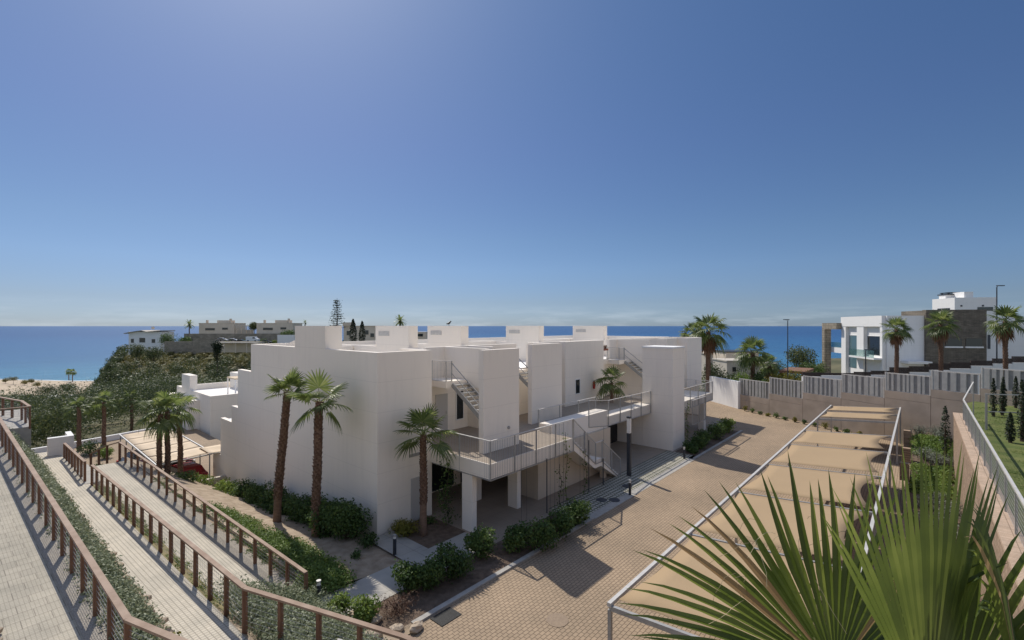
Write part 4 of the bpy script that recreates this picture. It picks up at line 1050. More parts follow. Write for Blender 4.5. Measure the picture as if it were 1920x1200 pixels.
for i in range(n+1): MB().beam((32.9*i/n,0,-.05),(32.9*i/n,0,1.12),.055,.055).build('post', M['steel'], fl)
MB().beam((34.5,-.5,-.05),(34.5,-.5,2.05),.055,.055).build('post', M['steel'], fl)
ms = MB()
for k in range(9): ms.tube([(0,0,.1+.115*k),(32.9,0,.1+.115*k)], .004, 3, False)
for k in range(300): ms.tube([(32.9*k/300,0,.08),(32.9*k/300,0,1.12)], .003, 3, False)
ms.build('wire_mesh', M['steel'], fl)
g = thing('metal_fence', 'taller metal mesh fence with bare posts standing on the lawn', 'fence', (34.6,-2.6,4.16))
pts = [(0,0),(1.2,-2.2),(-4.5,-3.2),(-7.5,-3.6),(-11,-4.2)]
for i,(x,y) in enumerate(pts): MB().beam((x,y,-.05),(x,y,1.9),.09,.09).build('post', M['steel'], g)
for (a,b_) in zip(pts[:-1],pts[1:]): MB().beam((a[0],a[1],1.86),(b_[0],b_[1],1.86),.05,.05).beam((a[0],a[1],.95),(b_[0],b_[1],.95),.04,.04).build('rail', M['steel'], g)
places = [(39.9,-3.3,2.3),(42.5,-3.95,2.2),(40.8,-3.75,2.0),(45.0,-4.75,2.1),(35,-4.0,1.5),(31.5,-3.15,1.4),(32.2,-3.6,2.9),(43.5,-5.0,2.0)]
cl = ['slim young cypress on the lawn nearest the wall corner','slim young cypress behind the first pair on the lawn','short young cypress in front of the pair on the lawn','young cypress on the lawn, right of the front pair','young cypress at the right edge of the lawn','squat bushy cypress nearest the fence on the lawn','tall young cypress in front at the right edge','young cypress against the slat fence at the back of the lawn']
for (x,y,h),l in zip(places, cl): cypress(l, (x,y,4.16), .2, h, n=700, size=.12, seed=int(x*7+y), group='young cypresses on the lawn')
cypress('narrow dark cypress in the corner between the concrete and stone walls', (40.2,-1.2,1.5), .35, 3.0, n=700, size=.14, seed=3)
# planting below the stone wall
def bz(x): return .35+1.05*sst(35,46,x)
structure(MB().grid([[(x,y,bz(x)+.02*((i*7+j*3)%5)) for j,y in enumerate((-1.56,-.6,.45))] for i,x in enumerate(range(6,49,2))]).build('planting_bed', M['mulch']))
tag(MB().box(6,.46,-.1,47.4,.62,.62).build('brick_edging', M['stonewall']), 'low brick edging wall between the carport and the planting bed', 'wall')
for i, x in enumerate((44.0,39.6,35.2)):
    tag(MB().box(x,.46,.6,x+.4,.9,1.6 if i else 2.0).build('brick_pier', M['stonewall']), ['farthest','middle','nearest'][i]+' short brick pier beside the back posts of the carport', 'pier', 'brick piers beside the carport')
def pt(px, Y): 
    t = (px-960)/F; return Y*(cs+t*sn)/(sn-t*cs)
for l,(a,b_),sd_ in (('bright green ground cover in the far half of the bed below the stone wall',(41.0,45,),51),('bright green ground cover in the middle of the bed below the stone wall',(33.5,39),52),('green ground cover in the near part of the bed below the stone wall',(16,25.5),53)):
    tag(cover_mesh(lambda u,v: Vector((mixf(a,b_,u), mixf(-1.3,.25,v), bz(mixf(a,b_,u))+.02)), 14000, .12, .42, sd_, clump=.45).build('ground_cover', M['bush_light']), l, 'ground cover', kind='stuff')
lv = [(46.0,-.9,.7),(45.6,.0,.75),(45.2,-1.3,.6),(40.3,-.2,.7),(39.8,-.8,.75),(39.6,-1.3,.6),(32.4,-.6,.55),(31.4,-1.1,.55),(31.0,-.2,.6),(29.6,-.9,.6),(28.4,-.4,.55),(27.2,-1.0,.55)]
for i,(x,y,r) in enumerate(lv):
    bush(('silvery lavender clump at the far end of the bed below the stone wall','silvery lavender clump in the middle of the bed below the stone wall','silvery lavender clump in the near half of the bed, seen above the big palm leaves')[0 if i < 3 else 1 if i < 6 else 2], (x,y,bz(x)), r, r*1.3, 'bush_grey', 1100, .10, seed=200+i, group='lavender clumps %s' % ('far','middle','near')[0 if i < 3 else 1 if i < 6 else 2], name='lavender', cat='shrub', up=1.0, aspect=.3)
# small plants along the foot of the concrete wall
for i in range(13):
    k = 1.2+i*1.05; x, y = WX+k*UX-.62, WY+k*UY+.36
    bush('small straggly shrub in the row at the foot of the concrete wall', (x,y,0), RND.uniform(.28,.5), RND.uniform(.35,.75), 'bush' if i % 3 else 'bush_yellow', 150, .14, seed=300+i, group='shrubs along the foot of the concrete wall')
# ------------------------------------------------------------------ lamps, bollards, covers
t = thing('light_column', 'dark square light column with a pale lit-panel head beside the outdoor stair', 'street lamp', (27.1,13.95,0))
MB().box(-.11,-.11,0,.11,.11,2.75).build('post', M['dark_metal'], t); MB().box(-.105,-.105,2.75,.105,.105,3.7).build('lamp_panel', M['lampglass'], t); MB().box(-.12,-.12,3.7,.12,.12,3.8).build('cap', M['dark_metal'], t)
bollard('bollard light at the kerb in front of the light column', (24.1,12.35,0)); bollard('bollard light among the bushes below the first deck', (14.9,12.9,0))
bollard('bollard light beside the footpath near the white corner', (11.25,16.5,0)); bollard('bollard light by the bushes at the foot of the white tower', (33.2,12.75,0))
bollard('bollard light at the lower end of the lowest ramp railing', (7.5,15.5,0))
for i,(px,py) in enumerate(((1128,938),(1152,938),(1176,912))):
    p = G(px,py); o = MB().tube([(0,0,.0),(0,0,.02)], .3, 18).build('manhole_cover', M['dark_metal'], loc=(p.x,p.y,.01)); tag(o, ['left round dark cover in the shaded grid paving','right round dark cover in the shaded grid paving','round dark cover in the grid paving near the light column'][i], 'manhole cover', 'covers in the grid paving')
p = G(1045,1163); tag(MB().tube([(0,0,0),(0,0,.008)], .36, 24).build('manhole_cover', M['manhole'], loc=(p.x,p.y,.004)), 'round sandy manhole cover in the sunlit paved road', 'manhole cover')
p = G(828,1157); tag(MB().box(-.42,-.3,0,.42,.3,.015).build('drain_grate', M['grate'], loc=(p.x+.1,p.y-.1,.01)), 'dark rectangular drain grate at the corner of the road kerb', 'drain')
lamp_post('dark street lamp with a curved head behind the slat fence, left of the villa', (*at(1477,60),1.0), zof(600,60)-1.0-.12, -.5, 'street lamps', math.radians(-45))
lamp_post('tall dark street lamp behind the fence at the right, among the palms', (*at(1869,50),2.0), zof(535,50)-2.2, .1, 'street lamps', ANG-math.radians(90))
lamp_post('short dark street lamp in front of the white villa windows', (*at(1623,52),2.0), zof(655,52)-2.2, .0, 'street lamps', ANG-math.radians(90))
bd_ = thing('spot_light', 'small round spot light on a stake among the silvery shrubs', 'spot light', (6.0,11.3,.9))
MB().tube([(0,0,-.2),(0,0,.45)], .02, 8).build('stake', M['dark_metal'], bd_); MB().tube([(0,0,.42),(.06,0,.52)], [.08,.1], 14).build('head', M['steel_light'], bd_)
# ------------------------------------------------------------------ bushes near the building
H_ = [(10.7,19.4,1.15,2.0),(10.5,20.9,1.15,1.8),(10.9,22.4,1.1,1.7),(10.9,24.0,1.0,1.5),(10.8,25.8,1.05,1.55),(10.7,27.7,1.1,1.6),(10.7,29.8,1.15,1.65),(10.6,32.0,1.2,1.6)]
for i,(x,y,r,h) in enumerate(H_):
    bush(['dark green hedge bush at the white gable corner, largest and nearest','dark hedge bush beside the corner one along the gable','dark hedge bush right of the nearer tall palm trunk','dark hedge bush between the two tall palm trunks','dark hedge bush just right of the farther tall palm trunk','dark hedge bush behind the farther tall palm trunk','dark hedge bush left of both tall palms','dark hedge bush second from the left end of the gable hedge'][i], (x,y,zg(y)-.05), r, h, 'bush', 3200, .14, seed=400+i, group='hedge bushes along the gable')
bush('bright green bush at the left end of the gable hedge', (10.3,34.3,zg(34)), 1.25, 1.7, 'bush_light', 1800, .16, seed=420)
bush('small dark shrub alone on the sandy soil', (10.0,17.4,.0), .3, .4, 'bush', 250, .09, seed=421)
bush('low dark shrub spreading at the foot of the corner hedge bush', (10.9,18.1,.0), .55, .6, 'bush', 700, .1, seed=422)
bush('yellow green spiky shrub at the foot of the white corner', (12.75,17.75,.0), .75, .75, 'bush_yellow', 1400, .15, seed=423, up=1.2, aspect=.25)
bush('dark low shrub right of the short palm trunk', (14.1,17.9,.0), .45, .4, 'bush', 350, .1, seed=424)
rowb = [(765,1112,.65,1.2,'farthest left in the row by the footpath'),(803,1105,.65,1.25,'second from the left in the row by the footpath'),(845,1085,.85,1.45,'third from the left in the row by the footpath'),(903,1048,.8,1.25,'alone in the middle of the row, below the first column'),(968,1035,.75,1.2,'dark, left of the bollard in the row'),(1010,1030,.9,1.45,'right of the bollard in the row'),(1048,1010,.85,1.35,'second from the right in the row'),(1085,985,.75,1.3,'rightmost in the row beside the grid paving')]
for i,(px,py,r,h,l) in enumerate(rowb):
    p = G(px,py); bush('green roadside bush, '+l, (p.x,p.y,.03), r, h, 'bush', 2300, .115, seed=430+i, group='bushes in the roadside bed')
for i,(px,py,r,l) in enumerate(((638,1165,.5,'bright green bush beside the footpath end, left of the pair'),(683,1168,.55,'bright green bush beside the footpath end, right of the pair'))):
    p = G(px,py); bush(l, (p.x,p.y,.03), r, 1.0, 'bush_light', 1500, .11, seed=450+i, group='pair of bright bushes by the footpath')
p = G(745,1150); bush('leafless reddish brown shrub at the end of the roadside bed', (p.x,p.y,.03), .75, .6, 'twig', 1500, .1, seed=455, aspect=.15, up=.6)
for i,(px,py,r,h,l) in enumerate(((1300,850,.7,.85,'dark low bush nearest the white tower'),(1330,845,.8,1.1,'green bush behind the bollard near the white tower'),(1345,825,.95,1.4,'large dark bush in the far roadside bed'),(1372,812,.9,1.4,'bright topped bush at the far end of the far roadside bed'),(1318,832,.75,1.1,'dark bush in the middle of the far roadside bed'))):
    p = G(px,py); bush(l, (min(p.x,45),max(p.y,12.9),.03), r, h, 'bush' if i != 3 else 'bush_light', 1300, .15, seed=460+i, group='bushes in the far roadside bed')
p = railZ(B0,B1,15.2); bush('yellowing straggly shrub among the rocks of the middle ramp', (p.x-1.75,15.0,p.z+.25), .45, .45, 'bush_yellow', 500, .09, seed=470)
bush('yellowing straggly shrub by the rocks near the bottom of the picture', (p.x-1.6,13.4,p.z+.25), .42, .4, 'bush_yellow', 450, .09, seed=471)
for i,(x,y,z,r,m) in enumerate(((9.8,38.0,-2.0,.9,'bush_light'),(8.6,36.4,-1.0,.9,'bush'),(10.9,37.3,-2.4,.8,'bush_yellow'),(4.9,46.2,-1.8,.9,'bush'),(4.2,47.5,-1.9,.8,'bush_yellow'),(5.8,48.8,-2.2,.7,'bush'),(4.2,57.5,-2.5,1.0,'bush'),(6.2,58.5,-2.5,1.1,'bush'),(7.0,56.0,-2.5,.8,'bush_light'))):
    bush(['bright green bush below the red car','dark bush between the palm trunks and the lower ramp','yellow green bush at the far foot of the gable','dark bush by the white wall beyond the landing','yellow green bush by the white wall beyond the landing','dark bush near the far corner of the lower carport','dark bush at the foot of the left pruned palm','dark bush between the two front pruned palms','light bush right of the middle pruned palm'][i], (x,y,z), r, r*1.3, m, 900, .14, seed=480+i)
# ------------------------------------------------------------------ palms on the site
FT = lambda a: math.radians(a)
fr1 = [(FT(200),35,.75,.9),(FT(150),52,.8,1.0),(FT(20),60,.75,.95),(FT(-30),38,.8,.9),(FT(260),58,.7,.9),(FT(100),45,.7,.9),(FT(-75),15,.6,.8),(FT(170),8,.6,.8),(FT(310),75,.9,.9)]
fr2 = [(FT(228),82,.9,1.05),(FT(140),28,.95,1.05),(FT(155),-28,.8,1.05),(FT(-40),42,.9,1.05),(FT(-55),8,.9,1.05),(FT(-35),-35,.8,.95),(FT(190),38,.7,.9),(FT(80),30,.8,.9),(FT(265),10,.6,.8),(FT(20),20,.8,.9)]
fan_palm('tall trimmed fan palm before the gable, farther and left of the pair', (9.5,24.1,-.55), 6.9, R=.9, Lp=.7, seed=2, droop=(.08,.45), r0=.19, r1=.165, lean=(.25,-.75), fronds=fr1, split_fronds=True, group='tall palms by the gable', boots_from=.22, nseg=20)
fan_palm('tall trimmed fan palm in front of the gable, nearer and right of the pair', (10.0,20.95,-.25), 6.35, R=.95, Lp=.75, seed=3, droop=(.08,.5), r0=.19, r1=.165, lean=(.1,-.15), fronds=fr2, split_fronds=True, group='tall palms by the gable', boots_from=.2, nseg=20)
fan_palm('short fan palm by the deck at the front corner of the building', (13.2,17.07,0), 4.6, R=.9, Lp=.8, nf=14, seed=4, droop=(.12,.6), r0=.17, r1=.135, lean=(.0,.05), elmin=-35, elmax=75, split_fronds=True, boots_from=.3, nseg=20)
fan_palm('dark fan palm growing beside the stairs of the upper walkway', (33.2,18.6,3.4), 1.6, R=.85, Lp=.8, nf=14, seed=5, r0=.13, r1=.12, elmin=-30, elmax=75, boots=False, nseg=14)
p3 = [(339,898,9.05,39.5,-1.3,766,'rightmost of the three leaning palms by the lower carport'),(315,885,7.9,37.7,-.6,772,'middle of the three leaning palms by the lower carport'),(299,880,7.4,37.6,-.5,778,'leftmost of the three leaning palms by the lower carport')]
for i,(px,pb,x,y,z,pc,l) in enumerate(p3):
    d = x*cs+y*sn; ztop = zof(pc,d)
    fan_palm('bright fan palm, '+l, (x,y,z), ztop-z, R=.85, Lp=.85, nf=13, seed=10+i, r0=.16, r1=.13, lean=(.1*i-.1,.15), elmin=-45, elmax=78, group='three palms by the lower carport', boots_from=.05)
for i,(px,pc,d,l) in enumerate(((148,764,45,'leftmost'),(195,754,47,'middle'),(247,748,58,'rightmost, partly hidden by the front palms'))):
    x, y = at(px, d); z = -2.7 if d < 50 else -5; h = zof(pc,d)-z
    fan_palm('slim pruned palm before the pine wood, '+l, (x,y,z), h, R=.7, Lp=.75, nf=11, seed=20+i, r0=.17, r1=.14, elmin=-15, elmax=75, group='pruned palms before the pine wood', boots_from=.05)
for i,(px,pc,d,rr,l) in enumerate(((1681,617,50,1.0,'left'),(1764,608,48,1.05,'middle'),(1885,602,46,1.15,'right'))):
    x, y = at(px, d); z = 2.0; h = zof(pc,d)-z
    fan_palm('palm with dead skirt before the white villa, '+l+' of three', (x,y,z), h, R=rr*.92, Lp=.8*rr, nf=19, seed=30+i, droop=(.15,.7), r0=.19, r1=.16, elmin=-40, elmax=80, skirt=16, group='palms before the white villa', boots_from=.15)
for i,(px,pc,d,rr,z,l) in enumerate(((1328,622,60,1.5,-2,'tall leafy palm behind the end of the white building, right of two'),(1300,628,63,1.15,-2,'leafy palm behind the end of the white building, left of two'),(1411,662,66,1.45,-2.5,'full crowned palm behind the far end of the road wall'),(1442,684,70,1.0,-2.5,'small shaggy palm beside the street lamp behind the road wall'))):
    x, y = at(px, d); h = zof(pc,d)-z
    fan_palm(l, (x,y,z), h, R=rr*1.05, Lp=rr, nf=24, seed=40+i, r0=.3, r1=.25, elmin=-50, elmax=80, skirt=18 if i in (0,1,3) else 0, boots_from=.1)
# ------------------------------------------------------------------ big palm in the foreground
def near_palm():
    X0, Y0 = at(1745, 2.7); top = Vector((X0, Y0, 7.25))
    t = thing('fan_palm', 'large fan palm close to the camera with long split green blades at the lower right', 'palm tree', (X0,Y0,0))
    tr, bo, tp = palm_trunk(7.2, .24, .2, (0,0), 77, .1, True); tr.build('trunk', M['trunk_smooth'], t, smooth=True); bo.build('leaf_bases', M['trunk'], t)
    rs = random.Random(8)
    fw = Vector((cs, sn, 0)); rt = Vector((sn, -cs, 0)); up = Vector((0,0,1))
    def frond(px, py, d, ang, tilt, yaw, R, nseg, spread, droop, split=.12, join=.46, dead=False):
        x, y = at(px, d); hub = Vector((x, y, zof(py, d)))-Vector((X0,Y0,0))
        a = math.radians(ang); ax = rt*math.cos(a)+up*math.sin(a)
        n = (-fw*math.cos(math.radians(yaw)) + rt*math.sin(math.radians(yaw)))
        ax = (ax - fw*math.sin(math.radians(tilt))).normalized()
        mb = MB(); dr = MB()
        fan_blade(mb, hub, ax, n, R, nseg, spread, droop, w=1.0, join=join, rs=rs, split=split, rings=(.1,.28,.46,.60,.74,.87), fold=.045, dry=dr, pdry=.02)
        f = mb.build('frond', M['frond_near'], t)
        if dr.v: dr.build('dry_segments', M['dry'], f)
        b = Vector((0,0,7.2)); mid = b.lerp(hub,.5)+Vector((0,0,-.05))
        MB().tube([b, mid, hub, hub+ax*R*.16], [.03,.022,.015,.006], 7).build('stalk', M['stalk'], f)
        th = MB()
        for k in range(14 if ang == 119 else 0):
            q = hub + (ax + rt*rs.uniform(-.9,.9)*math.sin(a) + up*rs.uniform(-.5,.5)*math.cos(a)).normalized()*R*rs.uniform(.45,.7) + n*.02; pts = [q]
            v = Vector((rs.uniform(-1,1), rs.uniform(-1,1), rs.uniform(-1,.6))).normalized()*.035
            for j in range(6):
                pts.append(pts[-1]+v); v = (v+Vector((rs.uniform(-.02,.02), rs.uniform(-.02,.02), -.012)))
            th.tube(pts, .0012, 3)
        if th.v: th.build('fibres', M['fibre'], f)
    frond(1568,1262,2.45,119,-18,-12,1.16,34,80,.08,split=.12,join=.48)
    frond(1742,1350,2.2,88,-4,20,1.34,30,36,.03,split=.08,join=.6)
    frond(1790,1330,2.5,52,5,-25,1.25,22,50,.16)
    frond(1700,1300,3.1,104,-10,10,1.12,26,70,.22)
    frond(1915,1300,2.2,80,-25,40,1.05,22,60,.30)
    frond(1660,1430,2.6,150,-35,-10,1.05,24,80,.35)
    frond(1850,1430,3.2,50,-30,0,1.05,22,70,.3)
near_palm()
# ------------------------------------------------------------------ white villa at the right
VR = math.atan2(-.866, .5)                    # local +x runs right in the picture, local +y away from the sunlit face
def villa():
    x, y = at(1663, 62); z0 = 1.0
    v = thing('villa', 'modern white two storey villa with dark stone cladding and a stone portal on its left', 'building', (x,y,z0), VR)
    ex = (math.cos(VR), math.sin(VR)); ey = (-math.sin(VR), math.cos(VR))
    Ly = hit(1582, x, y, *ey); Lx = hit(1737, x, y, *ex); Lx2 = hit(1846, x, y, *ex); Lx3 = Lx2+9
    Z = lambda py: zof(py, 62)-z0
    T_ = Z(592)
    b = MB(); b.box(0,0,-2,Lx,Ly,T_).box(Lx,.4,-2,Lx3,Ly,T_-.2).box(-.5,.25,T_-1.45,-.004,Ly-.2,T_+.02).box(-.45,.2,-2,-.005,.75,T_-1.45).box(-.45,Ly-1.6,-2,-.005,Ly-.25,T_-1.45).box(-.45,Ly*.42,-2,-.005,Ly*.58,T_-1.45)
    b.build('wall', M['white_far'], v)
    MB().box(Lx-.25,-.35,-2,Lx2,.39,T_+.75).box(Lx+.1,.39,T_-.2,Lx2,5.5,T_+.7).build('stone_block', M['stone_clad'], v)
    def win(y0,y1,z0_,z1,m='glass'):
        f = MB().box(-.06,y0,z0_,-.004,y0+.09,z1).box(-.06,y1-.09,z0_,-.004,y1,z1).box(-.06,y0+.09,z1-.09,-.004,y1-.09,z1).build('window', M['white_far'], v)
        MB().box(-.035,y0+.09,z0_,-.004,y1-.09,z1-.09).build('pane', M[m], f)
    win(.95,Ly*.42-.1,Z(668),Z(630)); win(Ly*.6,Ly-1.7,Z(700),Z(630),'glass_blue')
    MB().box(-1.4,.3,Z(672)-.25,-.006,Ly*.6,Z(672)).build('balcony', M['white_far'], v)
    MB().box(-1.38,.35,Z(672)+.01,-1.35,Ly*.6,Z(672)+1.0).build('balcony_glass', M['clear_glass'], v)
    for px in (1784,1822):
        k = hit(px, x, y, *ex)
        f = MB().box(k-.9,-.42,Z(648),k+.9,-.352,Z(634)).build('window', M['glass'], v); MB().box(k-1.0,-.5,Z(651),k+1.0,-.353,Z(648)-.02).build('sill', M['white_far'], f)
    MB().box(Lx*.35,-1.6,Z(680),Lx-.26,-.004,Z(680)+.3).build('canopy_slab', M['white_far'], v)
    # stone portal left of the sunlit face
    b = MB(); k = hit(1556, x, y, *ey)
    b.box(-1.2,k-.9,-3,-.2,k,T_-.9).box(-1.2,Ly-.4,T_-1.9,-.2,k-.9,T_-.9)
    b.build('stone_portal', M['stonewall2'], v)
    MB().box(-.2,Ly,Z(672),.9,k-.9,Z(660)).build('balcony', M['white_far'], v)
    MB().box(-.19,Ly+.02,Z(660)+.01,-.16,k-.9,Z(648)).build('balcony_glass', M['clear_glass'], v)
    MB().box(Lx2+.6,.36,Z(650)-.2,Lx2+.9,.398,Z(634)+.5).build('slot_window', M['dark_metal'], v)
    return v
villa()
def villa_top():
    x, y = at(1790, 88); z0 = 2.0; ex = (math.cos(VR), math.sin(VR)); ey = (-math.sin(VR), math.cos(VR))
    v = thing('villa', 'white upper villa with roof boxes and dark pergola rising behind the stone clad block', 'building', (x,y,z0), VR)
    Ly = hit(1748, x, y, *ey); Lx = hit(1868, x, y, *ex); Z = lambda py: zof(py,88)-z0
    MB().box(0,0,-2,Lx,Ly,Z(558)).build('wall', M['white_far'], v)
    MB().box(.6,Ly*.55,Z(558)+.01,2.4,Ly*.85,Z(551)).box(Lx*.28,.5,Z(558)+.01,Lx*.5,3.5,Z(547)).build('roof_block', M['white_far'], v)
    MB().box(.5,Ly*.5,Z(551)+.01,2.5,Ly*.9,Z(549)).build('roof_cap', M['dark_metal'], v)
    b = MB()
    for xx in (Lx*.2, Lx*.6): b.box(xx,3.8,Z(558)+.01,xx+.25,4.05,Z(547)).box(xx,5.6,Z(558)+.01,xx+.25,5.85,Z(547))
    b.box(Lx*.18,3.6,Z(547)+.01,Lx*.64,6.0,Z(545.5)); b.build('pergola', M['dark_metal'], v)
    MB().box(-.05,Ly*.2,Z(582),-.004,Ly*.75,Z(577)).box(Lx*.55,-.05,Z(583),Lx*.92,-.004,Z(576)).build('window', M['glass'], v)
    MB().box(Lx*.14,-.1,Z(575),Lx*.18,-.004,Z(572)).box(Lx*.66,-.1,Z(575),Lx*.7,-.004,Z(572)).build('wall_lamp', M['dark_metal'], v)
villa_top()
# white stepped garden walls with dark slats in front of the villa
stp = [(1505,1540,706,698,'first, lowest'),(1540,1602,704,699,'second'),(1602,1634,705,697,'third'),(1634,1669,703,695,'fourth, below the villa windows'),(1669,1706,701,688.5,'fifth, at the first villa palm'),(1706,1743,698,686.5,'sixth'),(1743,1782,694,681,'seventh, under the middle villa palm'),(1782,1821,691,679,'eighth, below the stone cladding'),(1821,1862,686,676,'ninth, left of the tall lamp'),(1862,1899,682,672,'tenth, right of the tall lamp'),(1899,1945,680,668,'last, at the picture edge')]
for i,(pa,pb,pw,ps,l) in enumerate(stp):
    d = 52-i*.25; xa, ya = at(pa, d); xb, yb = at(pb, d-.25)
    w = thing('garden_wall', 'white garden wall step topped by dark slats, '+l+' from the left', 'wall', (xa,ya,0), math.atan2(yb-ya, xb-xa), 'white stepped garden walls')
    Lw = math.hypot(xb-xa, yb-ya)-.01
    MB().box(0,0,-1,Lw,.25,zof(pw,d)).build('wall', M['white_far'], w)
    b = MB(); zz = zof(pw,d)+.02; zt = zof(ps,d); n = max(2,int((zt-zz)/.13))
    for j in range(n): b.box(.02,.05,zz+(zt-zz)*j/n,Lw-.02,.13,zz+(zt-zz)*(j+.93)/n)
    b.box(.02,.131,zz,.1,.18,zt).box(Lw-.1,.131,zz,Lw-.02,.18,zt)
    b.build('slats', M['dark_slat'], w)
x, y = at(1510, 60); tag(MB().box(0,0,0,6.5,3,.35).build('flat_roof', M['wood'], loc=(x,y,zof(702,60))), 'flat brown roof edge between the dark round tree and the stone portal', 'roof'); 
# trees and houses behind the road wall
def gt(px, d): return at(px, d)
round_tree('dark rounded tree standing against the sea, right of the street lamp', (*gt(1504,78),-3), 2.7, zof(646,78)+3, 4.6, 'pine', 2600, .3, 61)
bush('clipped dark green dome hedge before the brown roof', (*gt(1525,70),1.9), 2.0, zof(677,70)-1.9, 'bush', 1800, .22, seed=62, name='hedge', cat='hedge')
for i,(px,d,r,top,m,l) in enumerate(((1345,66,2.2,676,'pine','grey green tree in front of the cream houses'),(1375,64,2.0,690,'pine','dark bushy tree below the cream houses'),(1393,60,1.6,691,'bush_light','bright bushy tree left of the full crowned palm'),(1425,66,1.6,690,'bush','dark bush right of the full crowned palm'),(1335,62,1.5,700,'bush','dark bush behind the white end wall'),(1455,74,2.6,676,'pine','olive tree behind the small shaggy palm'),(1465,62,1.9,689,'bush_yellow','yellow green bush left of the lamp post'),(1492,60,1.9,688,'bush_yellow','yellow green bush right of the lamp post'),(1430,60,1.2,702,'bush','low dark hedge behind the second slat fence'),(1360,58,1.3,706,'bush','low dark bush behind the white end wall corner'),(1390,57,1.0,708,'bush','low dark bush behind the first slat fence'))):
    x, y = gt(px, d); zt = zof(top, d); hh = 5.0
    round_tree(l, (x,y,zt-hh), r, hh, 3.6, m, 1500, .24, 70+i)
def house(label, px, d, w, dep, z0, zt, m, rz=None, wins=(), extra=None, cat='house', name='house', roofm=None):
    x, y = at(px, d); h = thing(name, label, cat, (x,y,z0), ANG-math.pi/2 if rz is None else rz)
    MB().box(-w/2,0,-6,w/2,dep,zt-z0).build('wall', M[m], h)
    MB().box(-w/2-.15,-.15,zt-z0+.002,w/2+.15,dep+.15,zt-z0+.22).build('roof', M[roofm or m], h)
    for (a,b,c,e_) in wins:
        f = MB().box(a,-.06,c,b,-.004,e_).build('window', M['glass'], h); MB().box(a-.1,-.14,c-.12,b+.1,-.061,c-.01).build('sill', M[m], f)
    return h
h1 = house('cream house with a terrace pergola below the sea horizon', 1360, 105, 9, 8, zof(700,105), zof(664,105), 'cream', wins=((-2,-.8,1.2,2.2),(1.5,2.5,1.2,2.2)))
MB().box(-3.4,.3,zof(664,105)-zof(700,105)+.23,-1.6,4,zof(658,105)-zof(700,105)).build('roof_block', M['cream_dark'], h1)
h2 = house('beige house with a dark flat roof beside the full crowned palm', 1392, 98, 7, 7, zof(700,98), zof(661,98), 'cream_dark', wins=((-2.2,-1.4,1,2.1),), roofm='dark_metal')
house('pale house lower down in front of the cream houses', 1385, 88, 4.5, 6, zof(705,88), zof(678,88), 'cream', wins=((-1.2,-.5,.8,1.7),))
house('white low house between the palm trunks behind the road wall', 1432, 92, 5, 6, zof(712,92), zof(683,92), 'cream', wins=((-.6,.4,1.0,2.0),))
cypress('red leaved shrub beside the right hand villa palm', (*at(1912,54),1.5), 1.3, 4.3, 'red_leaf', 1300, .22, 91, name='red_shrub', cat='shrub')
fan_palm('low yellow green palm in front of the stone cladding', (*at(1848,54),2.0), .8, R=.9, Lp=.7, nf=16, seed=92, r0=.15, r1=.12, elmin=0, elmax=80, boots=False)
bush('yellow flowering shrub below the dark stone cladding', (*at(1750,56),2.2), 1.0, 1.6, 'bush_yellow', 700, .16, seed=93)
# ------------------------------------------------------------------ headland with houses
def zz(py, d): return zof(py, d)
w1 = house('white house with a butterfly roof at the sea end of the headland', 271, 225, 15.5, 9, zz(672,225), zz(623,225), 'white_far', wins=((-6.6,-5.2,7.6,9.6),(-2.5,.3,7.8,10),(3.5,5.2,7.6,9.4),(2,2.8,4.5,5.5)))
MB().prism([(-9.0,12.0),(-6.8,12.75),(-.5,13.4),(2,12.75),(7.7,13.3),(7.7,13.65),(2,13.1),(-.5,13.75),(-9.0,12.35)], 1, -1.5, 10).build('butterfly_roof', M['cream'], w1)
MB().box(1,3,14.2,1.8,4,15.5).build('chimney', M['cream_dark'], w1)
for i,(px,l) in enumerate(((408,'long pale villa with chimneys on the headland, left of the pair'),(517,'long pale villa with chimneys on the headland, right of the pair'))):
    d = 230-i*8; w = 66*d/F if i == 0 else 68*d/F
    v = house(l, px-2, d, w, 10, zz(634,d), zz(606.5,d), 'cream_dark', wins=((-w*.32,-w*.05,3.9,5.0),(w*.16,w*.32,4.2,5.2)), name='villa', cat='house')
    q = zz(606.5,d)-zz(634,d)
    MB().box(-w*.02,1,q+.23,w*.32,6,q+1.6).build('roof_block', M['cream_dark'], v)
    MB().box(-w*.34,1,q+.23,-w*.30,2,q+1.7).box(w*.33,1,q+.23,w*.37,2,q+2.4).build('chimney', M['cream_dark'], v)
x, y = at(443, 228); t = thing('pergola', 'slender terrace pergola between the two pale villas', 'pergola', (x,y,zz(626,228)), ANG-math.pi/2)
for k in (0,2.4,4.8,7): MB().box(k,0,0,k+.25,.25,4.0).build('post', M['cream_dark'], t)
MB().box(-.2,0,4.0,7.4,3,4.25).build('roof', M['cream_dark'], t); MB().box(-.5,1.5,-3,7.6,1.9,2.0).build('parapet', M['cream'], t)
for (pa,pb,pt_,pbm,d,m,l) in ((308,378,640,657,205,'stonewall2','grey stone retaining wall below the green trees of the headland'),(345,545,625.5,634,219,'stonewall2','long dark stone wall under the two pale villas'),(520,552,628,642,190,'white_far','small white annex wall beside the first roof block'),(362,402,634,652,196,'stonewall2','sloping end of the stone retaining wall on the headland')):
    xa, ya = at(pa,d); xb, yb = at(pb,d)
    w = MB().box(0,0,zz(pbm,d)-2,math.hypot(xb-xa,yb-ya),.6,zz(pt_,d)).build('stone_wall' if m != 'white_far' else 'annex_wall', M[m], loc=(xa,ya,0)); w.rotation_euler = (0,0,math.atan2(yb-ya,xb-xa)); tag(w, l, 'wall')
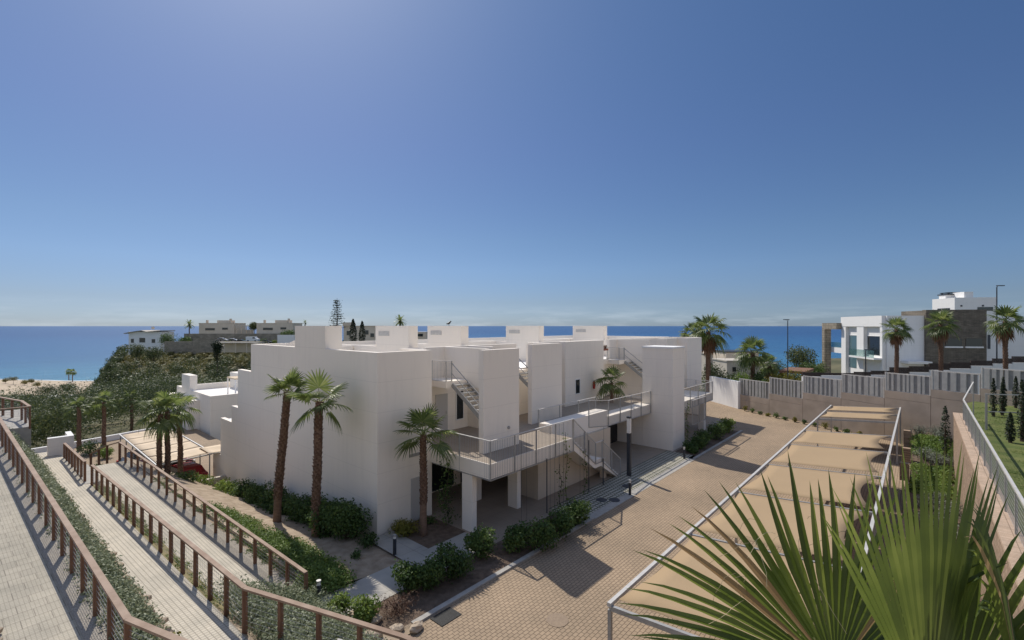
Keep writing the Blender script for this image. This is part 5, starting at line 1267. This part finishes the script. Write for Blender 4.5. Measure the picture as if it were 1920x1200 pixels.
d = 165; xa, ya = at(398,d); t = thing('car_shelter', 'long pale roofed shelter with dark open side above the scrub slope', 'shelter', (xa,ya,zz(654,d)), ANG-math.pi/2)
MB().box(0,0,2.0,16,5,2.35).build('roof', M['cream'], t); MB().box(.5,4,-1.5,15.5,4.3,1.99).build('rear_wall', M['cream_dark'], t)
for k in (.6,4,8,12,15): MB().box(k,.2,-1.5,k+.25,.45,1.99).build('post', M['cream_dark'], t)
for i,(px,py,p,l) in enumerate(((452,640,'darkcar','dark car'),(417,637,'whitecar','pale car'),(437,638,'whitecar','white car'),(500,641,'darkcar','dark car'))):
    x, y = at(px, 205); car(l+' parked below the pale headland villas, '+['between the white cars and the van','leftmost','second from the left','rightmost, right of the van'][i], (x,y,zz(py,205)-.6), ANG-math.pi/2, p, 'cars parked on the headland')
x, y = at(474, 205); v = thing('delivery_van', 'white van parked below the right hand pale villa', 'van', (x,y,zz(641,205)), ANG-math.pi/2)
MB().prism([(-2.6,.4),(-2.6,2.3),(1.3,2.3),(1.9,1.5),(2.6,1.3),(2.6,.4)], 1, -.95, .95).build('body', M['whitecar'], v)
MB().prism([(.4,1.5),(.4,2.1),(1.25,2.1),(1.7,1.5)], 1, -.97, -.951).build('window', M['glass'], v)
for xx in (-1.6,1.6): MB().tube([(xx,-.98,.4),(xx,-.7,.4)], .4, 12).build('wheel', M['tyre'], v)
bh = house('beige house with terraces behind the two dark cypresses', 676, 150, 11, 8, zz(640,150), zz(612,150), 'cream_dark', wins=((-4.5,-3.2,2.0,3.4),(1.5,2.6,2.2,3.6),(3.2,4.4,1.4,2.6)))
MB().box(-5.6,-.5,zz(612,150)-zz(640,150)+.23,-3,4,zz(604.5,150)-zz(640,150)).build('roof_block', M['cream_dark'], bh)
cypress('dark pointed cypress, taller and left of the pair by the beige house', (*at(662,128),zz(645,128)), 1.25, 47*128/F, n=1500, size=.4, seed=31, group='pair of cypresses')
cypress('dark pointed cypress, shorter and right of the pair by the beige house', (*at(679,128),zz(645,128)), 1.1, 43*128/F, n=1300, size=.4, seed=32, group='pair of cypresses')
norfolk_pine('tall airy norfolk pine with tiered branches above the roofline', (*at(632,150),zz(632,150)), 73*150/F, 4)
feather_palm('feathery palm showing just above the white roof block', (*at(750,120),zz(622,120)-2), 4.6, 2.0, 34, 5)
feather_palm('ragged palm standing left of the pale villas', (*at(355,225),zz(632,225)), 6.0, 2.9, 26, 6)
feather_palm('small palm on the headland ridge left of the first roof block', (*at(572,215),zz(615,215)), 2.6, 1.5, 18, 7)
round_tree('round umbrella shaped tree between the two pale villas', (*at(477,224),zz(628,224)), 3.1, 6.7, 4.4, 'pine', 1500, .5, 33)
house('small pavilion with a white roof far behind between the roof blocks', 788, 170, 4.4, 4, zz(634,170), zz(623,170), 'cream_dark', roofm='white_far', wins=((-1,1,.6,1.6),))
for i,(px,d,r,h,m,l) in enumerate(((318,212,4.5,8,'bush','broad green tree beside the white butterfly roofed house'),(345,214,3.5,6,'bush','bushy tree right of the white butterfly roofed house'),(407,150,2.0,12.0,'conifer','dark slender tree rising through the pale shelter roof'),(256,190,3.5,9,'pine','pine tree under the white house at the headland edge'),(288,180,4.5,9,'pine','large dark pine below the white house'),(215,165,4.2,8,'pine','flat topped pine on the left end of the slope'),(198,160,3.6,7,'pine','dark pine at the left foot of the slope'),(85,210,5,7,'pine','dark pine at the edge of the beach'),(540,200,4,5,'bush','green bush before the right hand pale villa'),(128,205,3.5,6,'pine','rounded pine beside the beach palms'))):
    x, y = at(px, d); zb = {0:zz(657,d),1:zz(655,d),2:zz(698,d),3:zz(682,d),4:zz(690,d),8:zz(640,d)}.get(i, terr(x,y)-.5)
    if i in (5,6): zb = terr(x,y)-.3
    if i in (7,9): zb = zz((750,742)[0 if i == 7 else 1], d)
    round_tree(l, (x,y,zb), r, h, h*.75, m, 2200, .42, 500+i)
for i,(px,pb,pt_,d) in enumerate(((129,716,694,500),(136,718,695,490))):
    x, y = at(px, d); z = SEA+1.2
    fan_palm(['left','right'][i]+' palm of the two standing on the distant beach', (x,y,z), zof(pt_+3,d)-z, R=2.2, Lp=2.0, nf=22, seed=50+i, r0=.45, r1=.35, boots=False, nseg=8, group='palms on the beach')
for i,px in enumerate((10,25,46,60,70)):
    x, y = at(px, 470-8*i); round_tree('scrubby small tree on the sand, '+['leftmost','second from the left','middle','fourth from the left','nearest the dark pines'][i], (x,y,SEA+1.3), 3.2+.5*(i%3), 6+(i%2)*2, 4.5, 'scrub', 500, .8, 60+i, 'small trees on the beach')
house('small white hut roof among the dark pines', 98, 120, 5, 4, zz(756,120), zz(746,120), 'white_far')
# shrubs along the terrace wall under the villas
for i,px in enumerate((352,372,392,428,462,492,512,536)):
    x, y = at(px, 213); bush('shrub before the long dark stone wall under the pale villas', (x,y,zof(645,213)), 1.6+.5*(i%3), 2.2+.5*(i%2), 'bush' if i%3 else 'bush_light', 500, .35, seed=700+i, group='shrubs under the pale villas')
# pine wood and scrub on the slope
def wood(name, label, m, n, t0, t1, d0, d1, hr, seed, leaf, per, keep):
    rng = np.random.default_rng(seed); Q = []; k = 0; tries = 0
    while k < n and tries < n*12:
        tries += 1
        t = rng.uniform(t0, t1); d = d0+(d1-d0)*rng.uniform()**.8
        x, y = d*cs+t*d*sn, d*sn-t*d*cs
        if not keep(t, d, x, y): continue
        z = terr(x, y); h = rng.uniform(*hr); r = h*rng.uniform(.38,.58)
        Lp = [(0,0,h*.55,r,r,h*.42)]
        for j in range(5):
            a = rng.uniform(0,6.28); Lp.append((math.cos(a)*r*.55, math.sin(a)*r*.55, h*rng.uniform(.35,.75), r*.55, r*.55, h*.28))
        P, u = lump_points(rng, Lp, per, .6)
        sc = max(.7, min(1.6, d/170))
        Q.append(leaf_quads(P+np.array([x,y,z-.4]), leaf*sc, rng, .2, .6, N=u*1.5)); k += 1
    mb = MB()
    for q in Q: mb.quads(q)
    tag(mb.build(name, M[m]), label, 'wood', kind='stuff')
out = lambda x,y: y > 66.5+.3*(x-6)*0 and not (13 < x < 34 and y < 80) or (x < -6.5 and y > 50)
wood('pine_wood', 'dark green pine wood filling the near valley behind the low white wall', 'pine', 330, -1.45, -.55, 46, 130, (4.5,8.5), 1, .34, 1100, lambda t,d,x,y: out(x,y))
wood('pine_wood', 'dark green pine wood covering the slope down to the beach', 'pine', 1150, -1.40, -.55, 125, 380, (3.8,8.2), 6, .5, 430,
     lambda t,d,x,y: not (t > -.84 and d > 175) and not (t < -.93 and d > 384))
wood('pine_wood', 'dark green pines along the back of the beach', 'pine', 260, -1.40, -.86, 280, 392, (5.0,9.0), 7, .55, 330, lambda t,d,x,y: True)
wood('scrub_slope', 'lighter olive and yellowish scrub on the upper hillside below the houses', 'scrub', 1700, -.86, -.18, 108, 216, (.9,2.8), 2, .32, 170,
     lambda t,d,x,y: d > 118)
wood('pine_wood', 'scattered dark trees between the houses beyond the roof blocks', 'pine', 60, -.62, -.12, 190, 320, (2.0,4.0), 3, .5, 160, lambda t,d,x,y: d > 232)
wood('pine_wood', 'dark trees on the low land behind the end of the road', 'pine', 90, .30, .66, 72, 170, (2.5,5.5), 4, .42, 240, lambda t,d,x,y: True)
t = thing('bird', 'small dark bird perched on the second white roof block', 'bird', (21.7,25.2,9.6)); t.scale = (1.4,1.4,1.4)
MB().tube([(-.16,0,.10),(-.06,0,.11),(.04,0,.15),(.10,0,.20),(.14,0,.23),(.19,0,.225)], [.012,.045,.06,.04,.035,.006], 8).build('body', M['black'], t, smooth=True)
MB().tube([(.02,.02,0),(.02,.02,.11)], .008, 4).tube([(.02,-.02,0),(.02,-.02,.11)], .008, 4).build('legs', M['black'], t)
